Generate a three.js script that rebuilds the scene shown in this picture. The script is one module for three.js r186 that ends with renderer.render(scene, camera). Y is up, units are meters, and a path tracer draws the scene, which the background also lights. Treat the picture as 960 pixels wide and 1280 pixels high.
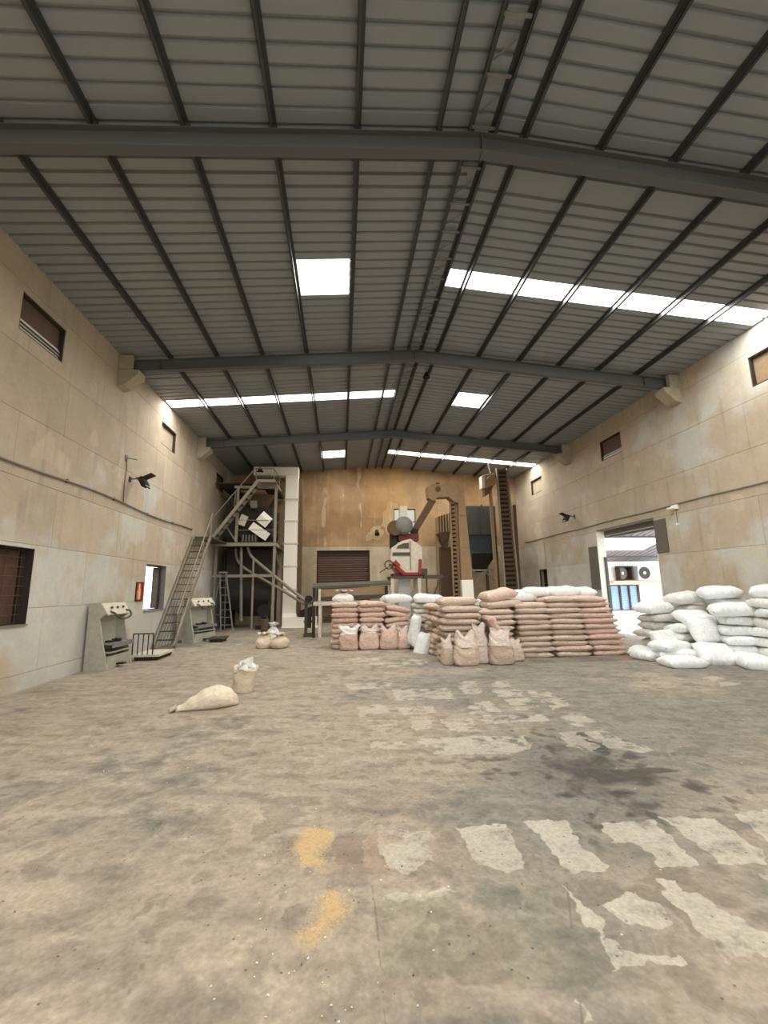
import * as THREE from 'three';
import { mergeGeometries } from 'three/addons/utils/BufferGeometryUtils.js';
import { RectAreaLightUniformsLib } from 'three/addons/lights/RectAreaLightUniformsLib.js';

// ---------------------------------------------------------------- camera, sky, large lights, exposure
RectAreaLightUniformsLib.init();
const scene = new THREE.Scene();
const renderer = new THREE.WebGLRenderer({ antialias: true });
renderer.toneMapping = THREE.LinearToneMapping;
renderer.toneMappingExposure = 1.1;
renderer.shadowMap.enabled = true;
const camera = new THREE.PerspectiveCamera(99.2, 0.75, 0.05, 200);
camera.position.set(0, 1.6, 0);
camera.rotation.set(0.1739, -0.0984, -0.0142, 'YXZ');
scene.background = new THREE.Color().setRGB(5.2, 5.7, 6.4);          // bright hazy sky
const SKYLIGHT = 30;                                               // radiance of the translucent roof sheets

// hall: x across, z negative away from the camera
const XL = -5.35, XR = 9.17, XC = 1.91, ZB = -21.82, ZF = 6.4, SL = 0.0826, HRIDGE = 7.87;
const panY = (x) => HRIDGE - SL * Math.abs(x - XC);                  // underside of the roof sheets
const purY = (x) => panY(x) - 0.1;                                   // underside of the purlins
const BEAMS = [-4.91, -10.46, -16.3];
const BAYS = [[-19.3, 'R'], [-13.2, 'L'], [-7.78, 'R'], [-2.0, 'L'], [3.7, 'R']];   // bay middle, slope that has the long skylight
const HALF = (XR - XL) / 2, P1 = 0.608, PB = 1.107;
const PURX = [0.168, P1, P1 + PB, P1 + 2 * PB, P1 + 3 * PB, P1 + 4 * PB, P1 + 5 * PB];
// the daylight that comes through each translucent sheet: an area light of the sheet's size just under it
const SKY = [];
for (const [zc, side] of BAYS) {
  const s = side === 'R' ? 1 : -1;
  SKY.push({ x0: XC + s * 0.22, x1: XC + s * (HALF - 0.05), z0: zc - 0.25, z1: zc + 0.25 });
  SKY.push({ x0: XC - s * (PURX[2] + 0.06), x1: XC - s * (PURX[3] - 0.06), z0: zc - 0.5, z1: zc + 0.5 });
}
for (const k of SKY) {
  const w = Math.abs(k.x1 - k.x0), l = new THREE.RectAreaLight(0xffffff, SKYLIGHT, w * 0.99, (k.z1 - k.z0) * 0.96), xm = (k.x0 + k.x1) / 2;
  l.color.setRGB(1, 0.985, 0.95);
  l.position.set(xm, panY(xm) - 0.012, (k.z0 + k.z1) / 2);
  const s = Math.sign(xm - XC); l.up.set(0, 0, 1);
  l.lookAt(xm - s * SL, panY(xm) - 1.012, (k.z0 + k.z1) / 2);
  l.name = 'skylight_daylight';
  scene.add(l);
}

// ---------------------------------------------------------------- helpers
function rng(seed) { let a = seed >>> 0; return () => { a = (a + 0x6D2B79F5) | 0; let t = Math.imul(a ^ (a >>> 15), 1 | a); t = (t + Math.imul(t ^ (t >>> 7), 61 | t)) ^ t; return ((t ^ (t >>> 14)) >>> 0) / 4294967296; }; }
function hash2(x, y, s) { let h = (Math.imul(x, 374761393) + Math.imul(y, 668265263) + Math.imul(s, 1442695041)) | 0; h = Math.imul(h ^ (h >>> 13), 1274126177); h ^= h >>> 16; return (h >>> 0) / 4294967296; }
function vnoise(x, y, s = 0) {
  const xi = Math.floor(x), yi = Math.floor(y); let fx = x - xi, fy = y - yi;
  fx = fx * fx * (3 - 2 * fx); fy = fy * fy * (3 - 2 * fy);
  const a = hash2(xi, yi, s), b = hash2(xi + 1, yi, s), c = hash2(xi, yi + 1, s), d = hash2(xi + 1, yi + 1, s);
  return a + (b - a) * fx + (c - a) * fy + (a - b - c + d) * fx * fy;
}
function fbm(x, y, o, s = 0) { let v = 0, a = 0.5, t = 0; for (let i = 0; i < o; i++) { v += a * vnoise(x, y, s + i * 17); t += a; a *= 0.5; x = x * 2.03 + 5.1; y = y * 2.03 + 3.7; } return v / t; }
const clamp = (x, a = 0, b = 1) => Math.min(b, Math.max(a, x));
const smooth = (a, b, x) => { const t = clamp((x - a) / (b - a)); return t * t * (3 - 2 * t); };
const lerp = (a, b, t) => a + (b - a) * t;
function tex(w, h, f, srgb = true, repeat = false) {
  const d = new Uint8Array(w * h * 4), c = [0, 0, 0];
  for (let j = 0; j < h; j++) for (let i = 0; i < w; i++) {
    f((i + 0.5) / w, (j + 0.5) / h, c);
    const k = (j * w + i) * 4;
    d[k] = clamp(c[0], 0, 255); d[k + 1] = clamp(c[1], 0, 255); d[k + 2] = clamp(c[2], 0, 255); d[k + 3] = 255;
  }
  const t = new THREE.DataTexture(d, w, h, THREE.RGBAFormat);
  t.magFilter = THREE.LinearFilter; t.minFilter = THREE.LinearMipmapLinearFilter; t.generateMipmaps = true;
  if (srgb) t.colorSpace = THREE.SRGBColorSpace;
  if (repeat) t.wrapS = t.wrapT = THREE.RepeatWrapping;
  t.needsUpdate = true;
  return t;
}
const taken = {};
function numbered(n) { const k = taken[n] = (taken[n] ?? -1) + 1; return k ? n + '_' + String(k).padStart(3, '0') : n; }
function fit(g) {
  let q = g.index ? g.toNonIndexed() : g;
  for (const k of Object.keys(q.attributes)) if (!['position', 'normal', 'uv'].includes(k)) q.deleteAttribute(k);
  if (!q.attributes.normal) q.computeVertexNormals();
  if (!q.attributes.uv) q.setAttribute('uv', new THREE.BufferAttribute(new Float32Array(q.attributes.position.count * 2), 2));
  q.morphAttributes = {};
  return q;
}
const join = (gs) => { gs = [gs].flat(9).map(fit); return gs.length === 1 ? gs[0] : mergeGeometries(gs); };
function meshOf(name, gs, mat) { const m = new THREE.Mesh(gs.isBufferGeometry ? gs : join(gs), mat); m.name = name; m.castShadow = m.receiveShadow = true; return m; }
function tag(o, label, category, group, kind) { o.userData.label = label; o.userData.category = category; if (group) o.userData.group = group; if (kind) o.userData.kind = kind; return o; }
function thing(name, label, category, pos = [0, 0, 0], group, kind) { const o = new THREE.Group(); o.name = numbered(name); o.position.set(...pos); scene.add(o); return tag(o, label, category, group, kind); }
function solo(name, label, category, gs, mat, group, kind) { const m = meshOf(numbered(name), gs, mat); scene.add(m); return tag(m, label, category, group, kind); }
function part(parent, name, gs, mat, label) { const m = meshOf(name, gs, mat); parent.add(m); if (label) m.userData.label = label; return m; }
// geometries
function boxUV(g) { // uv in metres
  const p = g.attributes.position, n = g.attributes.normal, uv = new Float32Array(p.count * 2);
  for (let i = 0; i < p.count; i++) {
    const x = p.getX(i), y = p.getY(i), z = p.getZ(i), a = Math.abs(n.getX(i)), b = Math.abs(n.getY(i)), c = Math.abs(n.getZ(i));
    if (a >= b && a >= c) { uv[i * 2] = z; uv[i * 2 + 1] = y; } else if (b >= c) { uv[i * 2] = x; uv[i * 2 + 1] = z; } else { uv[i * 2] = x; uv[i * 2 + 1] = y; }
  }
  g.setAttribute('uv', new THREE.BufferAttribute(uv, 2)); return g;
}
function bx(x0, x1, y0, y1, z0, z1) { const g = new THREE.BoxGeometry(Math.abs(x1 - x0), Math.abs(y1 - y0), Math.abs(z1 - z0)); g.translate((x0 + x1) / 2, (y0 + y1) / 2, (z0 + z1) / 2); return boxUV(g); }
function bxc(w, h, d, x, y, z, rx = 0, ry = 0, rz = 0) { const g = boxUV(new THREE.BoxGeometry(w, h, d)); g.applyMatrix4(new THREE.Matrix4().makeRotationFromEuler(new THREE.Euler(rx, ry, rz))); g.translate(x, y, z); return g; }
const V = (a) => new THREE.Vector3(...a);
function bar(p, q, w, h = w) { // rectangular bar from p to q
  const a = V(p), b = V(q), d = b.clone().sub(a), l = d.length(); d.normalize();
  const up = Math.abs(d.y) > 0.95 ? new THREE.Vector3(0, 0, 1) : new THREE.Vector3(0, 1, 0), sx = up.clone().cross(d).normalize(), sy = d.clone().cross(sx);
  const g = boxUV(new THREE.BoxGeometry(w, h, l));
  g.applyMatrix4(new THREE.Matrix4().makeBasis(sx, sy, d)); g.translate((a.x + b.x) / 2, (a.y + b.y) / 2, (a.z + b.z) / 2); return g;
}
function rod(p, q, r, r2 = r, n = 10) {
  const a = V(p), b = V(q), d = b.clone().sub(a), g = new THREE.CylinderGeometry(r2, r, d.length(), n);
  g.applyQuaternion(new THREE.Quaternion().setFromUnitVectors(new THREE.Vector3(0, 1, 0), d.normalize())); g.translate((a.x + b.x) / 2, (a.y + b.y) / 2, (a.z + b.z) / 2); return g;
}
function tube(pts, r, n = 40, m = 8) { return new THREE.TubeGeometry(new THREE.CatmullRomCurve3(pts.map(V), false, 'centripetal'), n, r, m); }
function prism(poly, depth, bevel = 0) { // poly in x,y extruded along +z from 0
  const s = new THREE.Shape(poly.map((p) => new THREE.Vector2(p[0], p[1])));
  return new THREE.ExtrudeGeometry(s, { depth, bevelEnabled: bevel > 0, bevelSize: bevel, bevelThickness: bevel, bevelSegments: 1 });
}
function hexa(b, t) { // eight corners: four of the bottom (anticlockwise from above), four of the top
  const v = [...b, ...t], f = [[0, 1, 2, 3], [7, 6, 5, 4], [0, 4, 5, 1], [1, 5, 6, 2], [2, 6, 7, 3], [3, 7, 4, 0]], pos = [];
  for (const [a, c, d, e] of f) for (const i of [a, d, c, a, e, d]) pos.push(...v[i]);
  const g = new THREE.BufferGeometry(); g.setAttribute('position', new THREE.Float32BufferAttribute(pos, 3)); g.computeVertexNormals(); return boxUV(g);
}
// rectangle (a0,a1,b0,b1) minus holes -> rectangles
function cut(r, holes) {
  let out = [r];
  for (const h of holes) {
    const nx = [];
    for (const q of out) {
      const a0 = Math.max(q[0], h[0]), a1 = Math.min(q[1], h[1]), b0 = Math.max(q[2], h[2]), b1 = Math.min(q[3], h[3]);
      if (a0 >= a1 || b0 >= b1) { nx.push(q); continue; }
      if (q[0] < a0) nx.push([q[0], a0, q[2], q[3]]);
      if (a1 < q[1]) nx.push([a1, q[1], q[2], q[3]]);
      if (q[2] < b0) nx.push([a0, a1, q[2], b0]);
      if (b1 < q[3]) nx.push([a0, a1, b1, q[3]]);
    }
    out = nx;
  }
  return out.filter((q) => q[1] - q[0] > 0.004 && q[3] - q[2] > 0.004);
}
const std = (hex, roughness = 0.8, metalness = 0, extra = {}) => new THREE.MeshStandardMaterial({ color: hex, roughness, metalness, ...extra });

// ---------------------------------------------------------------- materials
// fine noise in a repeating tile: mottling for painted steel and dusty things
const grain = tex(256, 256, (u, v, c) => {
  const f = (s, k) => vnoise(u * s, v * s, k), n = 0.5 * f(16, 1) + 0.3 * f(48, 2) + 0.2 * f(120, 3);
  const g = 222 + 34 * (n - 0.5) - (f(30, 9) > 0.9 ? 14 : 0); c[0] = g + 2; c[1] = g; c[2] = g - 4;
}, true, true);
const grainBump = tex(256, 256, (u, v, c) => { const n = 0.6 * vnoise(u * 60, v * 60, 4) + 0.4 * vnoise(u * 128, v * 128, 5); c[0] = c[1] = c[2] = n * 255; }, false, true);
const G1 = { map: grain };
const M = {
  steel: std('#5b5c5a', 0.6, 0.15), steelDark: std('#414241', 0.65, 0.15), sheet: std('#8c8f90', 0.62, 0.1),
  concrete: std('#bfb29b', 0.95, 0, G1), rawConcrete: std('#7f7870', 1, 0, { map: grain, bumpMap: grainBump, bumpScale: 0.02 }),
  cream: std('#e8dfca', 0.6, 0, G1), white: std('#f3eddc', 0.55), whiteGrain: std('#f0ecdf', 0.6, 0, G1), tan: std('#a88a66', 0.8, 0, G1), tanDark: std('#6b543c', 0.85, 0, G1),
  dark: std('#332d27', 0.85, 0, G1), darkGreen: std('#4b4d45', 0.7, 0.1, G1), black: std('#141311', 0.7), brown: std('#6d5444', 0.8, 0, G1), brownDark: std('#3a2c22', 0.85, 0, G1),
  rail: std('#a39884', 0.6, 0.2, G1), railDark: std('#5d554a', 0.65, 0.2, G1), red: std('#a5342f', 0.6, 0, G1), redDark: std('#6e2a26', 0.7, 0, G1), grey: std('#8d8b84', 0.7, 0.1, G1), greyGreen: std('#bdbcaa', 0.65, 0, G1), olive: std('#5c5b52', 0.7, 0.1, G1),
  conduit: std('#c9bda5', 0.8), wood: std('#a07a52', 0.85, 0, G1), plank: std('#6a4c3a', 0.85, 0, G1), board: std('#a38a6c', 0.9, 0, G1),
  glass: new THREE.MeshPhysicalMaterial({ color: '#dfeaf0', roughness: 0.25, transmission: 1, thickness: 0 }),
  bluePane: std('#8fb4d6', 0.25), frost: std('#c3c4bd', 0.3), copper: std('#a8714e', 0.5, 0.3), pinkLedge: std('#c9a08c', 0.9),
  skylight: new THREE.MeshStandardMaterial({ color: '#f4f4ee', roughness: 0.7, emissive: '#fffdf6', emissiveIntensity: 3 }),
};

// ---------------------------------------------------------------- floor
// outlines on the floor, in metres (x, z): pale prints left by sacks, older prints, spilled meal
const MARKS=[ [[0.25,-3.24],[0.61,-3.20],[0.53,-2.89],[0.38,-2.75],[0.25,-2.85]],
[[0.78,-3.22],[1.14,-3.21],[1.07,-2.75],[0.95,-2.73],[0.79,-2.82]],
[[1.26,-3.23],[1.56,-3.22],[1.51,-2.93],[1.55,-2.71],[1.51,-2.66],[1.29,-2.68],[1.28,-2.77],[1.31,-3.01]],
[[1.76,-3.15],[2.15,-3.13],[2.07,-2.68],[2.03,-2.63],[1.83,-2.64],[1.87,-2.78],[1.83,-2.89],[1.72,-2.93]],
[[2.21,-3.18],[2.56,-3.11],[2.54,-2.69],[2.45,-2.62],[2.19,-2.64],[2.22,-2.81]],
[[2.77,-3.16],[3.18,-3.18],[2.83,-2.79],[2.67,-2.81]],
[[0.22,-2.62],[0.46,-2.63],[0.60,-2.61],[0.53,-2.57],[0.23,-2.57]],
[[1.21,-2.60],[1.23,-2.43],[1.26,-2.32],[1.22,-2.22],[1.18,-2.27],[1.20,-2.44]],
[[1.33,-2.42],[1.54,-2.47],[1.62,-2.35],[1.59,-2.24],[1.46,-2.23],[1.38,-2.29]],
[[1.21,-2.23],[1.24,-2.20],[1.29,-2.12],[1.49,-2.08],[1.47,-2.05],[1.16,-2.05]],
[[1.75,-2.57],[1.81,-2.55],[1.85,-2.40],[1.95,-2.21],[1.99,-2.13],[1.86,-2.01],[1.73,-2.06],[1.63,-2.03],[1.66,-2.12],[1.69,-2.31],[1.69,-2.46]],
[[2.31,-2.53],[2.45,-2.51],[2.31,-2.38]],
[[0.93,-1.94],[0.93,-1.84],[0.90,-1.84]] ];
const OLD=[ [[0.84,-7.37],[1.72,-7.34],[1.68,-6.66],[0.79,-6.62]],
[[0.22,-6.45],[0.59,-6.53],[0.68,-6.04],[0.24,-5.88]],
[[0.75,-6.29],[1.25,-6.27],[1.24,-5.91],[0.83,-5.90]],
[[0.35,-5.54],[0.69,-5.59],[0.53,-5.26],[0.43,-5.10]],
[[0.85,-5.78],[1.15,-5.79],[1.08,-5.33],[0.84,-5.18]],
[[1.24,-5.62],[1.64,-5.67],[1.55,-5.17],[1.24,-5.13]],
[[0.29,-4.93],[0.69,-4.92],[0.70,-4.72],[0.35,-4.74]],
[[0.79,-5.02],[2.02,-4.98],[1.92,-4.62],[1.59,-4.46],[0.98,-4.51],[0.84,-4.85]],
[[1.97,-7.79],[2.32,-7.73],[2.15,-6.81],[1.81,-6.87]],
[[1.74,-6.27],[2.17,-6.41],[2.06,-5.89],[1.67,-5.85]],
[[1.77,-5.76],[2.22,-5.77],[2.20,-5.41],[1.72,-5.40]],
[[2.54,-7.69],[2.87,-7.72],[2.77,-7.25],[2.46,-7.22]],
[[2.40,-7.05],[2.82,-7.05],[2.70,-6.57],[2.31,-6.56]],
[[2.38,-6.46],[2.75,-6.50],[2.64,-6.00],[2.32,-5.92]],
[[2.87,-6.97],[3.22,-6.81],[3.15,-6.43],[2.78,-6.49]],
[[2.82,-6.39],[3.17,-6.40],[3.14,-6.06],[2.78,-5.85]],
[[2.70,-5.62],[3.04,-5.62],[3.03,-5.21],[2.70,-5.14]],
[[2.40,-4.96],[2.61,-4.97],[2.58,-4.39],[2.34,-4.39],[2.32,-4.64]],
[[2.71,-4.95],[2.98,-5.02],[2.93,-4.72],[3.09,-4.39],[2.91,-4.33],[2.68,-4.42]],
[[2.22,-5.69],[2.54,-5.72],[2.54,-5.43],[2.20,-5.41]],
[[0.19,-10.73],[0.87,-10.83],[0.88,-10.22],[0.30,-10.05]],
[[0.63,-9.92],[1.19,-9.88],[1.18,-9.36],[0.70,-9.39]],
[[1.38,-10.42],[1.94,-10.17],[1.88,-9.62],[1.32,-9.59]],
[[0.10,-7.85],[0.86,-7.89],[0.89,-7.48],[0.13,-7.45]],
[[6.24,-7.42],[6.73,-7.52],[6.52,-7.20],[6.06,-7.10]],
[[6.24,-6.99],[6.59,-7.02],[6.28,-6.75],[6.00,-6.72]] ];
const POW=[ [[-0.31,-3.18],[-0.17,-3.38],[-0.04,-3.30],[-0.10,-3.09],[-0.09,-2.92],[-0.17,-2.89],[-0.27,-2.98]],
[[-0.11,-2.70],[0,-2.68],[-0.01,-2.52],[-0.06,-2.40],[-0.15,-2.30],[-0.19,-2.35],[-0.12,-2.51]] ];

function prep(list) { return list.map((p) => ({ p, x0: Math.min(...p.map((q) => q[0])) - 0.12, x1: Math.max(...p.map((q) => q[0])) + 0.12, z0: Math.min(...p.map((q) => q[1])) - 0.12, z1: Math.max(...p.map((q) => q[1])) + 0.12 })); }
const inside = (p, x, z) => { let r = false; for (let i = 0, j = p.length - 1; i < p.length; j = i++) { const a = p[i], b = p[j]; if ((a[1] > z) !== (b[1] > z) && x < ((b[0] - a[0]) * (z - a[1])) / (b[1] - a[1]) + a[0]) r = !r; } return r; };
const hit = (list, x, z) => { for (const m of list) if (x > m.x0 && x < m.x1 && z > m.z0 && z < m.z1 && inside(m.p, x, z)) return true; return false; };
const marks = prep(MARKS), olds = prep(OLD), pows = prep(POW);
function floorColour(x, z, c) {
  const n1 = fbm(x * 0.55, z * 0.55, 4, 11), n2 = fbm(x * 2.3, z * 2.3, 4, 23), n3 = vnoise(x * 55, z * 55, 31) * 0.5 + vnoise(x * 130, z * 130, 33) * 0.5, n4 = fbm(x * 9 + n2 * 3, z * 9, 4, 41);
  const streak = fbm(x * 2.2 + z * 0.8, z * 9 - x * 1.6, 3, 57);
  // tan dust lies thicker on the side of the bagging machines, in patches
  const dust = smooth(0.3, 0.68, n1 + 0.24 - 0.3 * smooth(-2.2, 1.8, x) + (n2 - 0.5) * 0.5 + (n4 - 0.5) * 0.2);
  c[0] = lerp(131, 157, dust); c[1] = lerp(125, 144, dust); c[2] = lerp(112, 125, dust);
  let k = 1 + (n2 - 0.5) * 0.3 + (n3 - 0.5) * 0.16 + (n4 - 0.5) * 0.34 + (streak - 0.5) * 0.22;
  // scuffed dark grime
  const gr = smooth(-1.5, 1.5, x) * smooth(-9, -6, z); k *= 1 - 0.22 * smooth(0.54, 0.7, n4 * 0.55 + n2 * 0.45 + 0.07 * gr - 0.03);
  const dx = (x - 2.2) / 1.15, dz = (z + 4.0) / 1.3, st = smooth(0.1, 0.6, (1 - Math.sqrt(dx * dx + dz * dz)) * 0.6 + (n4 - 0.5) * 0.9 + (n2 - 0.5) * 0.5); k *= 1 - 0.4 * st;
  const n5 = fbm(x * 34 + n4 * 4, z * 34, 3, 45); k *= 1 - 0.12 * smooth(0.5, 0.85, n5) * smooth(0.42, 0.62, n2); k *= 1 + (n5 - 0.5) * 0.2;
  c[0] *= k; c[1] *= k; c[2] *= k;
  const jx = x + (fbm(x * 16, z * 16, 2, 77) - 0.5) * 0.07, jz = z + (fbm(x * 16, z * 16, 2, 91) - 0.5) * 0.07;
  let a = 0;
  if (hit(marks, jx, jz)) a = 0.78 * smooth(0.1, 0.5, n4 + 0.1 + (n3 - 0.5) * 0.3);
  else if (hit(olds, jx + (n4 - 0.5) * 0.16, jz + (n2 - 0.5) * 0.2)) a = 0.6 * smooth(0.28, 0.55, n4 + (n3 - 0.5) * 0.2);
  if (a) { const t = 0.93 + (n3 - 0.5) * 0.2 + (n4 - 0.5) * 0.25; c[0] = lerp(c[0], 196 * t, a); c[1] = lerp(c[1], 187 * t, a); c[2] = lerp(c[2], 168 * t, a); }
  const sx = hash2(Math.floor(x * 300), Math.floor(z * 300), 3) - 0.5, sz = hash2(Math.floor(x * 300), Math.floor(z * 300), 8) - 0.5;
  if (hit(pows, x + (fbm(x * 10, z * 10, 2, 5) - 0.5) * 0.14 + sx * 0.09, z + (n4 - 0.5) * 0.12 + sz * 0.09)) { const t = 0.95 + (n3 - 0.5) * 0.14; c[0] = lerp(c[0], 205 * t, 0.8); c[1] = lerp(c[1], 170 * t, 0.8); c[2] = lerp(c[2], 116 * t, 0.8); }
  else { const q = Math.hypot((x - 0.12) / 0.22, (z + 2.98) / 0.35) + (n4 - 0.5) * 1.4; if (q < 0.75) { c[0] = lerp(c[0], 165, 0.35); c[1] = lerp(c[1], 134, 0.35); c[2] = lerp(c[2], 108, 0.35); } }
  // orange grain husk by the end of the long stack
  if (Math.hypot((x - 6.55) / 0.5, (z + 9.55) / 0.25) + (n4 - 0.5) * 1.2 < 0.9) { c[0] = lerp(c[0], 180, 0.5); c[1] = lerp(c[1], 112, 0.5); c[2] = lerp(c[2], 78, 0.5); }
  // damp-grey prints of sacks and hairline joints of the cast slab
  const sq = (x0, x1, z0, z1) => jx > x0 && jx < x1 && jz > z0 && jz < z1;
  if (sq(0.18, 0.62, -2.6, -2.1) || sq(0.7, 1.08, -2.62, -2.0)) { c[0] *= 0.94; c[1] *= 0.96; c[2] *= 0.94; }
  if (sq(-0.05, 0.15, -3.2, -2.9) && jx - jz * 0.3 > 0.86) { c[0] *= 0.88; c[1] *= 0.88; c[2] *= 0.9; }
  for (const [j, w] of [[0.17 + (n2 - 0.5) * 0.03, 0.004], [1.1 + (z + 2.3) * -0.45, 0.004]]) if (z > -2.7 && n4 > 0.42 && Math.abs(x - j) < w) { c[0] *= 0.85; c[1] *= 0.85; c[2] *= 0.85; }
  // dark chips trodden into the dust
  const h = hash2(Math.floor(x * 110), Math.floor(z * 110), 61); if (h > 0.9988) { c[0] *= 0.62; c[1] *= 0.62; c[2] *= 0.62; }
}
const NX0 = -4.5, NX1 = 6.0, NZ0 = -7.6, NZ1 = -1.0;
const floorNear = tex(2048, 1288, (u, v, c) => floorColour(lerp(NX0, NX1, u), lerp(NZ0, NZ1, v), c));
const floorFar = tex(1024, 2048, (u, v, c) => floorColour(lerp(XL, XR, u), lerp(ZB, ZF, v), c));
{
  const pos = [], uv = [], quad = (x0, x1, z0, z1, f) => { for (const [x, z] of [[x0, z0], [x0, z1], [x1, z1], [x0, z0], [x1, z1], [x1, z0]]) { pos.push(x, 0, z); uv.push(...f(x, z)); } };
  const fn = (x, z) => [(x - NX0) / (NX1 - NX0), (z - NZ0) / (NZ1 - NZ0)], ff = (x, z) => [(x - XL) / (XR - XL), (z - ZB) / (ZF - ZB)];
  quad(NX0, NX1, NZ0, NZ1, fn);
  for (const r of cut([XL, XR, ZB, ZF], [[NX0, NX1, NZ0, NZ1]])) quad(r[0], r[1], r[2], r[3], ff);
  quad(XR - 0.001, XR + 0.27, -14.85, -11.9, ff);
  const n0 = 6, n1 = pos.length / 3 - 6, slab = fit(bx(XL - 0.27, XR + 0.27, -0.2, -0.004, ZB - 0.27, ZF + 0.27)), sp = slab.attributes.position;
  for (let i = 0; i < sp.count; i++) { pos.push(sp.getX(i), sp.getY(i), sp.getZ(i)); uv.push(0.5, 0.5); }
  const g = new THREE.BufferGeometry();
  g.setAttribute('position', new THREE.Float32BufferAttribute(pos, 3)); g.setAttribute('uv', new THREE.Float32BufferAttribute(uv, 2)); g.computeVertexNormals();
  g.addGroup(0, n0, 0); g.addGroup(n0, n1, 1); g.addGroup(n0 + n1, sp.count, 2);
  const rep = (rx, rz) => { const t = grainBump.clone(); t.repeat.set(rx, rz); t.needsUpdate = true; return t; };
  const m = new THREE.Mesh(g, [new THREE.MeshStandardMaterial({ map: floorNear, roughness: 0.93, bumpMap: rep(14, 9), bumpScale: 0.003 }), new THREE.MeshStandardMaterial({ map: floorFar, roughness: 0.93, bumpMap: rep(19, 38), bumpScale: 0.003 }), M.concrete]);
  m.name = 'floor'; m.receiveShadow = true; scene.add(m);
  tag(m, 'dusty concrete floor with pale sack prints and dark stains', 'floor', null, 'structure');
}

// ---------------------------------------------------------------- walls: cast panels with open joints on a solid core
const ROWS = [0, 0.28, 1.36, 2.44, 3.52, 4.6, 5.68, 6.76, 7.3], PLEN = 2.36;
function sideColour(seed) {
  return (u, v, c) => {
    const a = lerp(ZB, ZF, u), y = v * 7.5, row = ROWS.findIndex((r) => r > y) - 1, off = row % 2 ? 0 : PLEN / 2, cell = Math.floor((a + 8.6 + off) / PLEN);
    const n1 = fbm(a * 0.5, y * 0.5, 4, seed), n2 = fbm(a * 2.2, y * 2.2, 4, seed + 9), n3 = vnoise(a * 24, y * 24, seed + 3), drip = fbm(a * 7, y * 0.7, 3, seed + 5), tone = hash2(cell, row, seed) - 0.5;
    // panel rows above the conduit are browner in blotches; the rows below are paler
    const brownMix = smooth(0.42, 0.6, n1 * 0.65 + n2 * 0.35 + (row >= 4 ? 0.15 : row === 3 ? 0.04 : row === 2 ? -0.05 : -0.17) + tone * 0.05);
    c[0] = lerp(193, 178, brownMix); c[1] = lerp(189, 162, brownMix); c[2] = lerp(177, 139, brownMix);
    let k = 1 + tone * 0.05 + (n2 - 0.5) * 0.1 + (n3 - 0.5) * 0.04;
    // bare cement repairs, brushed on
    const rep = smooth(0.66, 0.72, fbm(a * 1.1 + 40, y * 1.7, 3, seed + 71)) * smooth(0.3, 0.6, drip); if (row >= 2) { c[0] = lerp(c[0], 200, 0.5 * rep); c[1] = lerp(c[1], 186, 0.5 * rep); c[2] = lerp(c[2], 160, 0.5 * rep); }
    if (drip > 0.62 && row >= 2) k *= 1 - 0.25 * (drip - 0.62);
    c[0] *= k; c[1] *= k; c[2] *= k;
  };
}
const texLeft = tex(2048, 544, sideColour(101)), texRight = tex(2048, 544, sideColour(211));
const texBack = tex(1024, 544, (u, v, c) => {
  const x = lerp(XL, XR, u), y = v * 7.9, n1 = fbm(x * 0.6, y * 0.6, 4, 301), n2 = fbm(x * 2.4, y * 2.4, 4, 311), drip = fbm(x * 6, y * 0.5, 3, 321), n3 = vnoise(x * 20, y * 20, 331), up = y > 3.7;
  if (up) { const t = smooth(0.35, 0.65, n1); c[0] = lerp(143, 165, t); c[1] = lerp(112, 134, t); c[2] = lerp(78, 99, t); } else { const t = smooth(0.35, 0.65, n1); c[0] = lerp(164, 180, t); c[1] = lerp(147, 162, t); c[2] = lerp(120, 134, t); }
  let k = 1 + (n2 - 0.5) * 0.2 + (n3 - 0.5) * 0.05; if (drip > 0.6) k *= 1 + 0.4 * (drip - 0.6);
  // scraped pale patches beside the window and the lamp, cleaner band over the far machines
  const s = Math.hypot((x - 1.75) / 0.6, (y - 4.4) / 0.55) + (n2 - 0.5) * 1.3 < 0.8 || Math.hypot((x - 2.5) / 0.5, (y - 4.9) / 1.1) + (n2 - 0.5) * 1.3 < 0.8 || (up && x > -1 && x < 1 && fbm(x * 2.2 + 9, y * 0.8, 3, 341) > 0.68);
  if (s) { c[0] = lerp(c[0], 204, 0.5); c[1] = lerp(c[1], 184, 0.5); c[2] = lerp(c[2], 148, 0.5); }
  if (up && x > 1.2 + (n2 - 0.5) && x < 3.4 && y > 5.4 + (n1 - 0.5)) { c[0] = lerp(c[0], 190, 0.35); c[1] = lerp(c[1], 148, 0.35); c[2] = lerp(c[2], 84, 0.35); }
  c[0] *= k; c[1] *= k; c[2] *= k;
});
const wallMat = (t) => new THREE.MeshStandardMaterial({ map: t, roughness: 0.95 });
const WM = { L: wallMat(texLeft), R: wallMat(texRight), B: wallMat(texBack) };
const VENT = [-7.73, -13.53, -19.33];
const holesL = [[-8.19, -6.8, 1.07, 2.37], [-14.05, -12.66, 1.07, 2.37], ...VENT.map((z) => [z - 0.585, z + 0.585, 5.95, 6.64])];
const holesR = [[-14.85, -11.9, -1, 3.54], [-19.7, -18.9, 1.2, 2.37], ...VENT.map((z) => [z - 0.585, z + 0.585, 5.93, 6.64])];
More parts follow.
